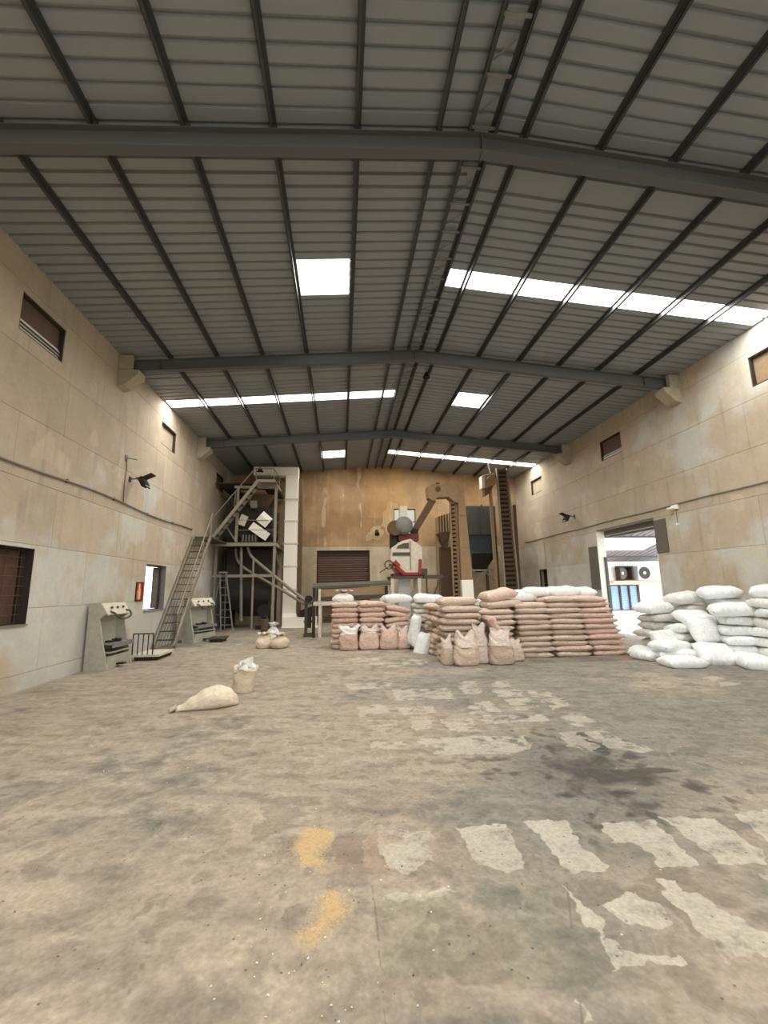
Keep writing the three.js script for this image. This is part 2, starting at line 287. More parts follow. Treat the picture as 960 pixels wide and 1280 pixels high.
function sideWall(name, label, x, dir, holes, mat) { // dir: outward
  const w = thing(name, label, 'wall', [0, 0, 0], null, 'structure'), f = x + dir * 0.02, b = x + dir * 0.27;
  part(w, 'core', cut([ZB - 0.27, ZF + 0.27, -0.2, 7.3], holes).map((r) => bx(f, b, r[2], r[3], r[0], r[1])), M.concrete);
  for (let i = 0; i < ROWS.length - 1; i++) {
    const off = i % 2 ? 0 : PLEN / 2;
    for (let z = -8.6 - off - 6 * PLEN; z < ZF; z += PLEN) {
      const a0 = Math.max(z + 0.003, ZB), a1 = Math.min(z + PLEN - 0.003, ZF), top = i === ROWS.length - 2 ? 7.3 : ROWS[i + 1] - 0.007;
      if (a1 - a0 < 0.02) continue;
      const rs = cut([a0, a1, ROWS[i], top], holes);
      if (!rs.length) continue;
      const g = join(rs.map((r) => bx(x, f, r[2], r[3], r[0], r[1]))), p = g.attributes.position, uv = g.attributes.uv;
      for (let k = 0; k < p.count; k++) uv.setXY(k, (p.getZ(k) - ZB) / (ZF - ZB), p.getY(k) / 7.5);
      part(w, 'panel', g, mat);
    }
  }
  return w;
}
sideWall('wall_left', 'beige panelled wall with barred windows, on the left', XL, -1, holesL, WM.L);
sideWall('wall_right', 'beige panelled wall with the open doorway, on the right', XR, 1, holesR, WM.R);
{ // back wall: two bands of plaster with a recessed line between them, gable on top
  const w = thing('wall_back', 'brown-stained back gable wall behind the machines', 'wall', [0, 0, 0], null, 'structure'), holes = [[-1.22, 1.4, -1, 3.5], [2.65, 3.78, 4.3, 5.62]];
  const uvB = (g) => { g = join(g); const p = g.attributes.position, uv = g.attributes.uv; for (let k = 0; k < p.count; k++) uv.setXY(k, (p.getX(k) - XL) / (XR - XL), p.getY(k) / 7.9); return g; };
  const gable = prism([[XL, 7.26], [XR, 7.26], [XR, panY(XR) + 0.02], [XC, HRIDGE + 0.02], [XL, panY(XL) + 0.02]], 0.02); gable.translate(0, 0, ZB - 0.02);
  const gable2 = prism([[XL, 7.26], [XR, 7.26], [XR, panY(XR) + 0.02], [XC, HRIDGE + 0.02], [XL, panY(XL) + 0.02]], 0.25); gable2.translate(0, 0, ZB - 0.27);
  part(w, 'core', [...cut([XL, XR, -0.2, 7.26], holes).map((r) => bx(r[0], r[1], r[2], r[3], ZB - 0.27, ZB - 0.02)), gable2], M.concrete);
  part(w, 'lower_band', uvB(cut([XL, XR, 0, 3.69], holes).map((r) => bx(r[0], r[1], r[2], r[3], ZB - 0.02, ZB))), WM.B);
  part(w, 'upper_band', uvB([...cut([XL, XR, 3.715, 7.26], holes).map((r) => bx(r[0], r[1], r[2], r[3], ZB - 0.02, ZB)), gable]), WM.B);
}
{ // front wall behind the camera with the tall loading door that lights the floor
  const w = thing('wall_front', 'gable wall with tall loading door behind the camera', 'wall', [0, 0, 0], null, 'structure');
  const gable = prism([[XL, 7.26], [XR, 7.26], [XR, panY(XR) + 0.02], [XC, HRIDGE + 0.02], [XL, panY(XL) + 0.02]], 0.25); gable.translate(0, 0, ZF);
  part(w, 'core', [...cut([XL, XR, -0.2, 7.26], [[-0.9, 4.7, -1, 5.0]]).map((r) => bx(r[0], r[1], r[2], r[3], ZF, ZF + 0.25)), gable], M.concrete);
}
solo('ground', 'pale earth yard round the hall', 'ground', [bx(-60, 60, -0.5, -0.201, -60, 60), bx(9.45, 40, -0.2, -0.02, -30, 20)], std('#cfc8ba', 1), null, 'structure');

// ---------------------------------------------------------------- roof
const roof = thing('ceiling', 'grey ribbed metal roof on purlins with translucent skylight sheets', 'ceiling', [0, 0, 0], null, 'structure');
const PITCH = 0.222;
function sheetGeo(z0, z1, s, d0, d1) { // ribbed sheet on slope s (-1 left, 1 right) from distance d0 to d1 off the ridge
  const pr = [[z0, 0]];
  for (let k = Math.ceil((z0 + 0.04) / PITCH); k * PITCH < z1 - 0.04; k++) { const c = k * PITCH; pr.push([c - 0.034, 0], [c - 0.02, 0.042], [c + 0.02, 0.042], [c + 0.034, 0]); }
  pr.push([z1, 0]);
  const pos = [], T = 0.004;
  const q = (a, b, c, d) => pos.push(...a, ...b, ...c, ...a, ...c, ...d);
  const pt = (d, [z, h], t) => [XC + s * d, HRIDGE - SL * d + h + t, z];
  for (let i = 0; i < pr.length - 1; i++) {
    const [a, b] = [pr[i], pr[i + 1]];
    q(pt(d0, a, 0), pt(d1, a, 0), pt(d1, b, 0), pt(d0, b, 0));
    q(pt(d0, a, T), pt(d0, b, T), pt(d1, b, T), pt(d1, a, T));
  }
  const g = new THREE.BufferGeometry(); g.setAttribute('position', new THREE.Float32BufferAttribute(pos, 3)); g.computeVertexNormals();
  return boxUV(g);
}
for (const s of [-1, 1]) {
  const zs = [ZF + 0.35];
  const strips = SKY.filter((k, i) => i % 2 === 0 && Math.sign(k.x1 - XC) === s), smalls = SKY.filter((k, i) => i % 2 === 1 && Math.sign(k.x1 - XC) === s);
  const solid = (z0, z1, d0 = 0, d1 = HALF + 0.45) => { const n = Math.max(1, Math.round((z1 - z0) / 1.11)); for (let i = 0; i < n; i++) part(roof, 'roof_sheet', sheetGeo(lerp(z0, z1, i / n) + (i ? 0.001 : 0), lerp(z0, z1, (i + 1) / n), s, d0, d1), M.sheet); };
  let z = ZB - 0.35;
  for (const k of [...strips, ...smalls].sort((a, b) => a.z0 - b.z0)) {
    solid(z, k.z0);
    const d0 = Math.abs(k.x0 - XC), d1 = Math.abs(k.x1 - XC), a = Math.min(d0, d1), b = Math.max(d0, d1);
    solid(k.z0, k.z1, 0, a); solid(k.z0, k.z1, b, HALF + 0.45);
    part(roof, 'skylight_sheet', sheetGeo(k.z0, k.z1, s, a, b), M.skylight, 'bright translucent roof sheet');
    z = k.z1;
  }
  solid(z, ZF + 0.35);
  PURX.forEach((d, i) => {
    const x = XC + s * d, y = purY(x), o = s * 0.001;
    part(roof, 'purlin', [bx(x - 0.004, x + 0.004, y, y + 0.1, ZB, ZF), bx(x - 0.004, x + 0.036 * s, y, y + 0.006, ZB, ZF), bx(x - 0.05 * s, x + 0.004, y + 0.092, y + 0.098, ZB, ZF), bx(x + 0.03 * s, x + 0.036 * s, y, y + 0.02, ZB, ZF)], M.steelDark);
  });
}
for (let z = ZB + 0.2, i = 0; z < ZF; z += 0.6, i++) part(roof, 'ridge_tie', [bx(XC - 0.165, XC + 0.165, HRIDGE - 0.09 + (i % 2) * 0.03, HRIDGE - 0.075 + (i % 2) * 0.03, z, z + 0.04), rod([XC - 0.1, HRIDGE - 0.02, z + 0.15], [XC + 0.1, HRIDGE - 0.05, z + 0.4], 0.008)], M.grey);
part(roof, 'ridge_cap', [-1, 1].map((s) => { const g = [[XC, HRIDGE + 0.048], [XC + s * 0.6, HRIDGE + 0.048 - SL * 0.6], [XC + s * 0.6, HRIDGE + 0.056 - SL * 0.6], [XC, HRIDGE + 0.056]]; return prism(s > 0 ? g : g.reverse(), ZF - ZB + 0.8).translate(0, 0, ZB - 0.4); }), M.sheet);
const WHICH = ['nearest', 'middle', 'farthest'];
BEAMS.forEach((z, i) => {
  const b = thing('roof_beam', `${WHICH[i]} dark grey steel rafter beam spanning the roof`, 'beam', [0, 0, z], 'steel rafters under the roof');
  for (const s of [-1, 1]) {
    const x0 = XC, x1 = XC + s * (HALF - 0.001), D = 0.29;
    const seg = (t, u, w) => { const y0 = purY(XC) - 0.002, y1 = purY(x1) - 0.002, g = [[x0, y0 - u], [x1, y1 - u], [x1, y1 - t], [x0, y0 - t]]; const e = prism(s > 0 ? g : g.slice().reverse(), w); e.translate(0, 0, -w / 2); return e; };
    part(b, 'web', seg(0.011, D - 0.012, 0.012), M.steel); part(b, 'top_flange', seg(0, 0.011, 0.15), M.steel); part(b, 'bottom_flange', seg(D - 0.012, D, 0.15), M.steel);
    for (const d of PURX.slice(0, 7)) { const x = XC + s * d; part(b, 'cleat', bx(x - 0.06 * s, x - 0.01 * s, purY(x) - 0.001, purY(x) + 0.085, -0.06, 0.06), M.steelDark); }
    part(b, 'stiffener', bx(XC + s * (HALF - 0.9), XC + s * (HALF - 0.912), purY(XC + s * (HALF - 0.9)) - D + 0.012, purY(XC + s * (HALF - 0.9)) - 0.012, -0.07, 0.07), M.steel);
  }
  const gy = purY(XC) - 0.002; // apex plates
  part(b, 'apex_plate', prism([[XC - 0.01, gy - 0.31], [XC + 0.01, gy - 0.31], [XC + 0.01, gy - 0.012], [XC - 0.01, gy - 0.012]], 0.14).translate(0, 0, -0.07), M.steel);
});
// concrete corbels that carry the rafters
BEAMS.slice(1).forEach((z, i) => { for (const s of [-1, 1]) {
  const x = s < 0 ? XL : XR, t = panY(x) - 0.4, side = s < 0 ? 'left' : 'right';
  const c = thing('corbel', `plastered concrete bracket under the ${['middle', 'farthest'][i]} rafter on the ${side} wall`, 'bracket', [x, 0, z], 'concrete brackets under the rafters');
  const poly = [[0, 6.45], [0.16, 6.5], [0.46, 6.78], [0.46, t + 0.005], [0, t + 0.005]].map(([a, y]) => [-s * a, y]);
  const g = prism(s < 0 ? poly : poly.reverse(), 0.36, 0.008); g.translate(0, 0, -0.18); part(c, 'bracket', g, M.concrete);
  const hd = [[0, t + 0.01], [0.3, t + 0.01], [0.3, panY(x) - 0.02], [0, panY(x) - 0.02]].map(([a, y]) => [-s * a, y]);
  for (const q of [-1, 1]) { const h = prism(s < 0 ? hd : hd.slice().reverse(), 0.12); h.translate(0, 0, q > 0 ? 0.08 : -0.2); part(c, 'cheek', h, M.concrete); }
} });

// ---------------------------------------------------------------- windows, vents, doors
let winNo = 0;
function barredWindow(z0, z1, y0, y1, label, shut) {
  const w = thing('window_' + ++winNo, label, 'window', [XL, 0, 0], null, 'structure'), d0 = -0.2, d1 = -0.14;
  part(w, 'frame', [bx(d0, d1, y0, y0 + 0.05, z0, z1), bx(d0, d1, y1 - 0.05, y1, z0, z1), bx(d0, d1, y0 + 0.05, y1 - 0.05, z0, z0 + 0.05), bx(d0, d1, y0 + 0.05, y1 - 0.05, z1 - 0.05, z1), ...(shut ? [bx(d0, d1, y0 + 0.05, y1 - 0.05, (z0 + z1) / 2 - 0.025, (z0 + z1) / 2 + 0.025)] : [])], M.brownDark);
  for (let y = y0 + 0.18; y < y1 - 0.08; y += 0.16) part(w, 'grille_bar', rod([-0.12, y, z0 + 0.01], [-0.12, y, z1 - 0.01], 0.007, 0.007, 6), M.plank);
  for (let z = z0 + 0.1; z < z1 - 0.05; z += 0.1) part(w, 'grille_bar', rod([-0.128, y0 + 0.02, z], [-0.128, y1 - 0.02, z], 0.005, 0.005, 6), M.plank);
  part(w, 'sill', bx(-0.13, 0.035, y0 - 0.001, y0 + 0.02, z0 + 0.001, z1 - 0.001), M.grey);
  part(w, 'reveal_board', [bx(-0.14, -0.001, y0 + 0.021, y1, z0 + 0.001, z0 + 0.012), bx(-0.14, -0.001, y1 - 0.012, y1 - 0.001, z0 + 0.012, z1 - 0.012)], shut ? M.brownDark : M.grey);
  if (shut) { part(w, 'shutter_back', bx(-0.25, -0.23, y0, y1, z0, z1), M.brownDark); let i = 0; for (let z = z0 + 0.052; z < z1 - 0.1; z += 0.16, i++) part(w, 'shutter_board', bx(-0.225, -0.205 + (i % 2) * 0.004, y0 + 0.05, y1 - 0.05, z, Math.min(z + 0.154, z1 - 0.052)), M.plank); }
  else {
    const s = part(w, 'casement', [bx(-0.19, -0.17, y0 + 0.06, y1 - 0.06, z0 + 0.06, z0 + 0.1), bx(-0.19, -0.17, y0 + 0.06, y1 - 0.06, z0 + 0.46, z0 + 0.5), bx(-0.19, -0.17, y0 + 0.06, y0 + 0.1, z0 + 0.1, z0 + 0.46), bx(-0.19, -0.17, y1 - 0.1, y1 - 0.06, z0 + 0.1, z0 + 0.46)], M.brownDark);
    part(s, 'pane', bx(-0.183, -0.178, y0 + 0.1, y1 - 0.1, z0 + 0.1, z0 + 0.46), M.grey);
  }
}
barredWindow(-8.19, -6.8, 1.07, 2.37, 'barred window with dark brown shutter boards, nearest on left wall', true);
barredWindow(-14.05, -12.66, 1.07, 2.37, 'bright barred window beside the steel staircase', false);
{ // yard wall seen through the bright window
  const y = thing('yard_wall', 'pale pink yard wall seen through the barred window', 'wall', [-9.4, -0.2, -14]);
  part(y, 'wall_face', bx(-0.1, 0.1, 0, 3.6, -8, 12), std('#ecd6cf', 0.95, 0, G1)); part(y, 'coping', bx(-0.16, 0.16, 3.6, 3.68, -8, 12), M.concrete);
}
function vent(s, z, label, fill, slats) {
  const x = s < 0 ? XL : XR, y0 = s < 0 ? 5.95 : 5.93, y1 = 6.64, o = thing('window_' + ++winNo, label, 'vent', [x, 0, z], null, 'structure'), X = (a, b) => [s * a, s * b], w = 0.585;
  const [a, b] = X(0.02, 0.1);
  part(o, 'frame', [bx(a, b, y0, y0 + 0.035, -w, w), bx(a, b, y1 - 0.035, y1, -w, w), bx(a, b, y0 + 0.035, y1 - 0.035, -w, -w + 0.035), bx(a, b, y0 + 0.035, y1 - 0.035, w - 0.035, w)], M.brownDark);
  const [c, d] = X(0.1, 0.14);
  part(o, 'infill_board', bx(c, d, y0, y1, -w, w), fill);
  for (let i = 0; i < slats; i++) part(o, 'louvre_slat', bxc(0.006, 0.1, 2 * w - 0.1, s * (0.065 + i * 0.004), y0 + 0.08 + i * 0.075, 0, 0, 0, -s * 0.6), i % 2 ? M.frost : M.white);
}
vent(-1, VENT[0], 'high louvred vent with pale slats, nearest on left wall', M.brown, 3);
vent(-1, VENT[1], 'boarded-up high vent on left wall above the wall lamp', M.concrete, 0);
vent(-1, VENT[2], 'boarded-up high vent in the dark corner above the staircase', M.tanDark, 0);
vent(1, VENT[0], 'plywood-filled high vent at the right picture edge', M.board, 0);
vent(1, VENT[1], 'dark brown boarded vent high on right wall over the doorway', M.brown, 2);
vent(1, VENT[2], 'pale filled vent high on right wall near the far corner', M.concrete, 0);
{ // dark service hatch
  const o = thing('window_' + ++winNo, 'small dark hatch low on the right wall near the far corner', 'hatch', [XR, 0, -19.3], null, 'structure');
  part(o, 'back_board', bx(0.22, 0.26, 1.2, 2.37, -0.4, 0.4), M.black); part(o, 'frame', [bx(0.03, 0.08, 1.2, 2.37, -0.4, -0.36), bx(0.03, 0.08, 1.2, 2.37, 0.36, 0.4), bx(0.03, 0.08, 2.33, 2.37, -0.36, 0.36)], M.brownDark);
}
{ // back window with four dusty panes
  const o = thing('window_' + ++winNo, 'dusty grey paned window high on the back wall', 'window', [3.215, 0, ZB], null, 'structure'), w = 0.565, y0 = 4.3, y1 = 5.62;
  const fr = []; for (const x of [-w + 0.02, 0, w - 0.02]) fr.push(bx(x - 0.02, x + 0.02, y0, y1, -0.1, -0.05)); for (const y of [y0 + 0.02, 4.96, y1 - 0.02]) fr.push(bx(-w + 0.04, w - 0.04, y - 0.02, y + 0.02, -0.098, -0.052));
  part(o, 'frame', fr, M.railDark);
  for (const x of [-1, 1]) for (const y of [0, 1]) part(o, 'pane', bx(x < 0 ? -w + 0.04 : 0.02, x < 0 ? -0.02 : w - 0.04, y ? 4.98 : y0 + 0.04, y ? y1 - 0.04 : 4.94, -0.08, -0.075), M.frost);
}
{ // roller shutter in the back wall
  const o = thing('door_1', 'closed brown roller shutter in the back wall', 'shutter', [0.09, 0, ZB], null, 'structure');
  for (let y = 0, i = 0; y < 3.3; y += 0.11, i++) { const s = bx(-1.28, 1.28, y + 0.002, y + 0.104, -0.16, -0.145); part(o, 'slat', [s, rod([-1.28, y + 0.055, -0.148], [1.28, y + 0.055, -0.148], 0.03, 0.03, 8)], M.brown); }
  part(o, 'backing_plate', bx(-1.3, 1.3, 0, 3.49, -0.26, -0.2), M.brownDark); part(o, 'guide', [bx(-1.305, -1.24, 0, 3.49, -0.2, -0.06)], M.brownDark); part(o, 'guide', [bx(1.24, 1.305, 0, 3.49, -0.2, -0.06)], M.brownDark);
  part(o, 'hood', bx(-1.305, 1.305, 3.25, 3.495, -0.22, -0.1), M.brownDark);
}
{ // doorway in the right wall with rough unplastered surrounds
  const o = thing('door_2', 'open doorway in the right wall with rough concrete surrounds', 'doorway', [XR, 0, 0], null, 'structure');
  part(o, 'jamb', bx(-0.004, 0.3, 0, 3.54, -14.87, -14.845), M.whiteGrain); part(o, 'jamb', bx(-0.004, 0.3, 0, 2.5, -11.905, -11.88), M.white);
  part(o, 'lintel', bx(-0.004, 0.3, 3.53, 3.56, -14.84, -11.9), M.rawConcrete);
  const rough = (z0, z1, y0, y1, seed) => { const g = new THREE.BoxGeometry(0.03, y1 - y0, z1 - z0, 1, 14, 8), p = g.attributes.position; for (let i = 0; i < p.count; i++) if (p.getX(i) < 0) { p.setX(i, -0.015 - 0.02 * vnoise(p.getY(i) * 9, p.getZ(i) * 9, seed)); } g.translate(0, (y0 + y1) / 2, (z0 + z1) / 2); g.computeVertexNormals(); return g; };
  part(o, 'bare_patch', rough(-11.88, -11.42, 2.5, 3.46, 3), M.rawConcrete); part(o, 'bare_patch', rough(-15.42, -14.87, 1.46, 3.0, 7), M.rawConcrete);
  part(o, 'shutter_guide', bx(0.2, 0.28, 0, 2.6, -14.84, -14.79), M.steelDark);
  part(o, 'shutter_hood', bx(0.31, 0.75, 3.37, 3.95, -14.95, -11.8), M.grey);
  part(o, 'shutter_roll', rod([0.53, 3.33, -14.9], [0.53, 3.33, -11.85], 0.035, 0.035, 12), M.grey);
}
// ---------------------------------------------------------------- the lean-to beyond the doorway
{
  const AZ = -18, RY = (z) => 2.62 + 0.244 * (z - AZ);
  const w = thing('annex_wall', 'white wall of the lean-to seen through the doorway', 'wall', [0, -0.02, AZ]);
  part(w, 'wall_face', cut([9.45, 18, 0, 2.64], [[11.49, 12.84, 0.54, 1.64]]).map((r) => bx(r[0], r[1], r[2], r[3], -0.25, 0)), std('#f2f0ea', 0.9));
  const r = thing('annex_roof', 'ribbed metal lean-to roof seen through the doorway', 'roof');
  const ribbed = (x0, x1, z0, z1) => { const pos = [], pr = [[x0, 0]]; for (let k = Math.ceil((x0 + 0.05) / 0.25); k * 0.25 < x1 - 0.05; k++) { const c = k * 0.25; pr.push([c - 0.04, 0], [c - 0.02, 0.03], [c + 0.02, 0.03], [c + 0.04, 0]); } pr.push([x1, 0]); const P = ([x, h], z) => [x, RY(z) + h, z], q = (a, b, c, d) => pos.push(...a, ...b, ...c, ...a, ...c, ...d); for (let i = 0; i < pr.length - 1; i++) q(P(pr[i], z0), P(pr[i + 1], z0), P(pr[i + 1], z1), P(pr[i], z1)); const g = new THREE.BufferGeometry(); g.setAttribute('position', new THREE.Float32BufferAttribute(pos, 3)); g.computeVertexNormals(); return g; };
  for (const [a, b, c, d] of [[9.46, 16, -18.3, -16.5], [9.46, 16, -15.1, -13], [9.46, 16, -13, -11], [12.1, 16, -16.5, -15.1]]) part(r, 'roof_sheet', ribbed(a, b, c, d), std('#8f8a92', 0.7, 0.1));
  part(r, 'skylight_sheet', ribbed(9.46, 12.1, -16.5, -15.1), M.skylight, 'glowing translucent sheet');
  for (const z of [-17.3, -15.1 + 0.12, -13.2, -11.2]) part(r, 'batten', bx(9.46, 16, RY(z) - 0.06, RY(z) - 0.01, z - 0.03, z + 0.03), M.steel);
  const l = new THREE.RectAreaLight(0xffffff, 10, 2.5, 1.35); l.position.set(10.78, RY(-15.8) - 0.05, -15.8); l.lookAt(10.78, RY(-15.8) - 1.05, -15.8 + 0.244); l.name = 'annex_daylight'; scene.add(l);
  const ac = (x, label, open) => {
    const o = thing('air_conditioner', label, 'air conditioner', [x, 1.8, AZ + 0.34], 'outdoor units on the ledge');
    part(o, 'casing', open ? [bx(-0.4, 0.4, 0, 0.05, -0.15, 0.15), bx(-0.4, 0.4, 0.55, 0.6, -0.15, 0.15), bx(-0.4, -0.37, 0.05, 0.55, -0.15, 0.15), bx(0.3, 0.4, 0.05, 0.55, -0.15, 0.15), bx(-0.37, 0.3, 0.05, 0.55, -0.15, -0.12)] : [bx(-0.4, 0.4, 0, 0.6, -0.15, 0.14)], open ? M.brownDark : std('#c9d3e2', 0.5));
    const cx = -0.12, cy = 0.3, z = open ? 0.0 : 0.145;
    part(o, 'fan_grille', [0.25, 0.2, 0.15, 0.1].map((R) => new THREE.TorusGeometry(R, 0.008, 6, 28).translate(cx, cy, z + 0.008)), M.railDark);
    part(o, 'fan_disc', new THREE.CylinderGeometry(0.25, 0.25, 0.02, 28).rotateX(Math.PI / 2).translate(cx, cy, z - 0.012), open ? M.grey : M.olive);
    part(o, 'hub', new THREE.CylinderGeometry(0.06, 0.06, 0.03, 16).rotateX(Math.PI / 2).translate(cx, cy, z + 0.012), M.white);
    if (open) o.scale.x = 0.78;
    if (!open) part(o, 'badge', bx(0.2, 0.36, 0.47, 0.52, 0.14, 0.145), std('#7d98c9', 0.6));
  };
  ac(12.0, 'weathered brown air conditioner unit with open front, left on the ledge', true); ac(12.92, 'white air conditioner unit with round fan, right on the ledge', false);
  solo('ledge', 'pinkish concrete ledge under the air conditioner units', 'ledge', bx(11.3, 13.7, 1.7, 1.78, AZ, AZ + 0.6), M.pinkLedge);
  const b = thing('annex_window', 'blue-paned window with iron grilles under the ledge', 'window', [12.165, 0.52, AZ]);
  part(b, 'frame', [bx(-0.675, -0.62, 0, 1.1, -0.12, -0.02), bx(0.6, 0.675, 0, 1.1, -0.12, -0.02), bx(-0.62, 0.6, 0, 0.05, -0.12, -0.02), bx(-0.62, 0.6, 1.05, 1.1, -0.12, -0.02), bx(-0.24, -0.18, 0.05, 1.05, -0.12, -0.02), bx(0.18, 0.24, 0.05, 1.05, -0.12, -0.02)], M.brown);
  for (const [x0, x1] of [[-0.62, -0.24], [-0.18, 0.18], [0.24, 0.6]]) part(b, 'pane', bx(x0, x1, 0.05, 1.05, -0.09, -0.08), M.bluePane);
  for (let y = 0.12; y < 1.02; y += 0.1) part(b, 'grille_bar', rod([-0.62, y, -0.04], [0.6, y, -0.04], 0.006, 0.006, 6), M.grey);
  for (const x of [-0.21, 0.21]) part(b, 'grille_scroll', Array.from({ length: 10 }, (_, i) => new THREE.TorusGeometry(0.035, 0.008, 5, 12).translate(x, 0.1 + i * 0.098, -0.01)), M.steelDark);
}
// ---------------------------------------------------------------- fixtures on the walls
{
  const c = thing('conduit', 'grey cable conduit sagging along the left wall', 'conduit', [0, 0, 0]);
  const pts = []; for (let z = 2; z > -16.3; z -= 0.9) pts.push([XL + 0.03, 3.74 + 0.035 * Math.sin(z * 1.1), z]);
  part(c, 'pipe', tube(pts, 0.022, 90), M.grey);
  for (let i = 2; i < pts.length; i += 2) part(c, 'clip', bxc(0.045, 0.07, 0.03, XL + 0.024, pts[i][1], pts[i][2]), M.railDark);
  part(c, 'drop_wire', tube([[XL + 0.02, 3.76, -11.05], [XL + 0.018, 4.2, -11.02], [XL + 0.02, 4.6, -11.06], [XL + 0.02, 4.88, -11.02]], 0.01, 20, 6), M.railDark);
  part(c, 'bracket_arm', [rod([XL, 4.9, -11.02], [XL + 0.24, 4.87, -11.1], 0.012), bx(XL, XL + 0.02, 4.82, 4.96, -11.07, -10.97)], M.grey);
  const r = thing('conduit', 'thin cable conduit along the right wall above the doorway', 'conduit', [0, 0, 0]);
  const q = []; for (let z = 2; z > ZB; z -= 1) q.push([XR - 0.025, 3.77 + 0.012 * Math.sin(z * 1.7), z]);
  part(r, 'pipe', tube(q, 0.018, 90), M.grey);
}
function floodlight(pos, s, label) {
  const o = thing('floodlight', label, 'lamp', pos);
  part(o, 'bracket', [bx(0, s * 0.02, -0.07, 0.07, -0.05, 0.05), bar([0, 0, 0], [s * 0.2, 0.03, -0.06], 0.025), bar([s * 0.2, 0.03, -0.2], [s * 0.2, 0.03, 0.1], 0.02), bar([s * 0.2, 0.03, -0.19], [s * 0.3, -0.04, -0.19], 0.018), bar([s * 0.2, 0.03, 0.09], [s * 0.3, -0.04, 0.09], 0.018)], M.steelDark);
  const h = part(o, 'housing', [bxc(0.12, 0.24, 0.26, s * 0.32, -0.06, -0.05, 0, 0, s * 0.5), bxc(0.02, 0.28, 0.3, s * 0.36, -0.08, -0.05, 0, 0, s * 0.5)], M.dark);
  part(h, 'lens', bxc(0.006, 0.2, 0.22, s * 0.375, -0.087, -0.05, 0, 0, s * 0.5), M.frost);
  part(o, 'visor', bxc(0.25, 0.012, 0.3, s * 0.44, 0.09, -0.05, 0, 0, s * 0.45), M.dark);
}
floodlight([XL, 4.42, -11.3], 1, 'black floodlight on a bracket on the left wall');
floodlight([XR, 4.3, -16.2], -1, 'small dark floodlight on the right wall left of the doorway');
{
  const o = thing('lamp_holder', 'white bulb holder on the right wall conduit beside the doorway', 'lamp holder', [XR, 3.7, -10.98]);
  part(o, 'back_box', bx(-0.05, 0, -0.06, 0.06, -0.12, 0.1), M.white); part(o, 'socket', [rod([-0.05, 0, -0.05], [-0.16, -0.04, -0.05], 0.035, 0.03, 14)], M.white); part(o, 'bulb', new THREE.SphereGeometry(0.045, 14, 10).translate(-0.19, -0.05, -0.05), M.frost); part(o, 'spur', bx(-0.03, 0, -0.5, -0.44, -0.04, 0.02), M.white); part(o, 'wire', rod([-0.012, -0.06, 0], [-0.012, -0.45, 0], 0.006, 0.006, 6), M.grey);
  const b = thing('wall_lamp', 'small dark lamp fitting on the brown back wall', 'lamp', [1.77, 4.38, ZB]);
  part(b, 'back_plate', bx(-0.09, 0.09, -0.13, 0.13, 0, 0.025), M.railDark); part(b, 'shade', [rod([0, 0.12, 0.05], [0, -0.1, 0.26], 0.06, 0.12, 16)], M.dark); part(b, 'arm', bar([0, 0.1, 0.02], [0, 0.13, 0.1], 0.03), M.dark);
  const p = thing('pendant_lamp', 'small dark lamp hanging beside the roof ridge', 'lamp', [2.35, purY(2.35), -11.2]);
  part(p, 'cord', rod([0, 0, 0], [0, -0.18, 0], 0.008, 0.008, 6), M.black); part(p, 'shade', new THREE.LatheGeometry([[0.001, 0], [0.03, 0], [0.04, -0.05], [0.09, -0.12], [0.1, -0.17], [0.09, -0.17], [0.03, -0.05], [0.001, -0.04]].map((a) => new THREE.Vector2(a[0], a[1])), 18).translate(0, -0.17, 0), M.black);
  // framed devotional print, only its colours kept
  const f = thing('framed_print', 'small framed orange and pink print on left wall by bright window', 'picture', [XL, 1.36, -12.32]);
  part(f, 'frame', [bx(0, 0.025, 0, 0.5, -0.2, -0.17), bx(0, 0.025, 0, 0.5, 0.17, 0.2), bx(0, 0.025, 0, 0.03, -0.17, 0.17), bx(0, 0.025, 0.47, 0.5, -0.17, 0.17)], M.brownDark);
  const t = tex(64, 96, (u, v, c) => { const d = Math.hypot((u - 0.5) / 0.3, (v - 0.38) / 0.4), n = vnoise(u * 9, v * 12, 5); if (d < 0.8 + n * 0.3) { c[0] = 226; c[1] = 150 + 40 * n; c[2] = 130; } else { c[0] = 150 + 40 * n; c[1] = 48; c[2] = 34; } if (v > 0.6 && Math.abs(u - 0.5) < 0.12) { c[0] = 236; c[1] = 200; c[2] = 170; } });
  const g = bx(0.004, 0.012, 0.03, 0.47, -0.17, 0.17), gp = g.attributes.position, gu = g.attributes.uv; for (let i = 0; i < gp.count; i++) gu.setXY(i, (gp.getZ(i) + 0.17) / 0.34, (gp.getY(i) - 0.03) / 0.44);
  part(f, 'print', g, new THREE.MeshStandardMaterial({ map: t, roughness: 0.5 }));
}

// ---------------------------------------------------------------- machines
function rebase(o) { // parts were built in hall coordinates: move the group's origin to the thing's base
  const b = new THREE.Box3().setFromObject(o), c = new THREE.Vector3((b.min.x + b.max.x) / 2, b.min.y, (b.min.z + b.max.z) / 2);
  o.position.copy(c); for (const k of o.children) k.position.sub(c); return o;
}
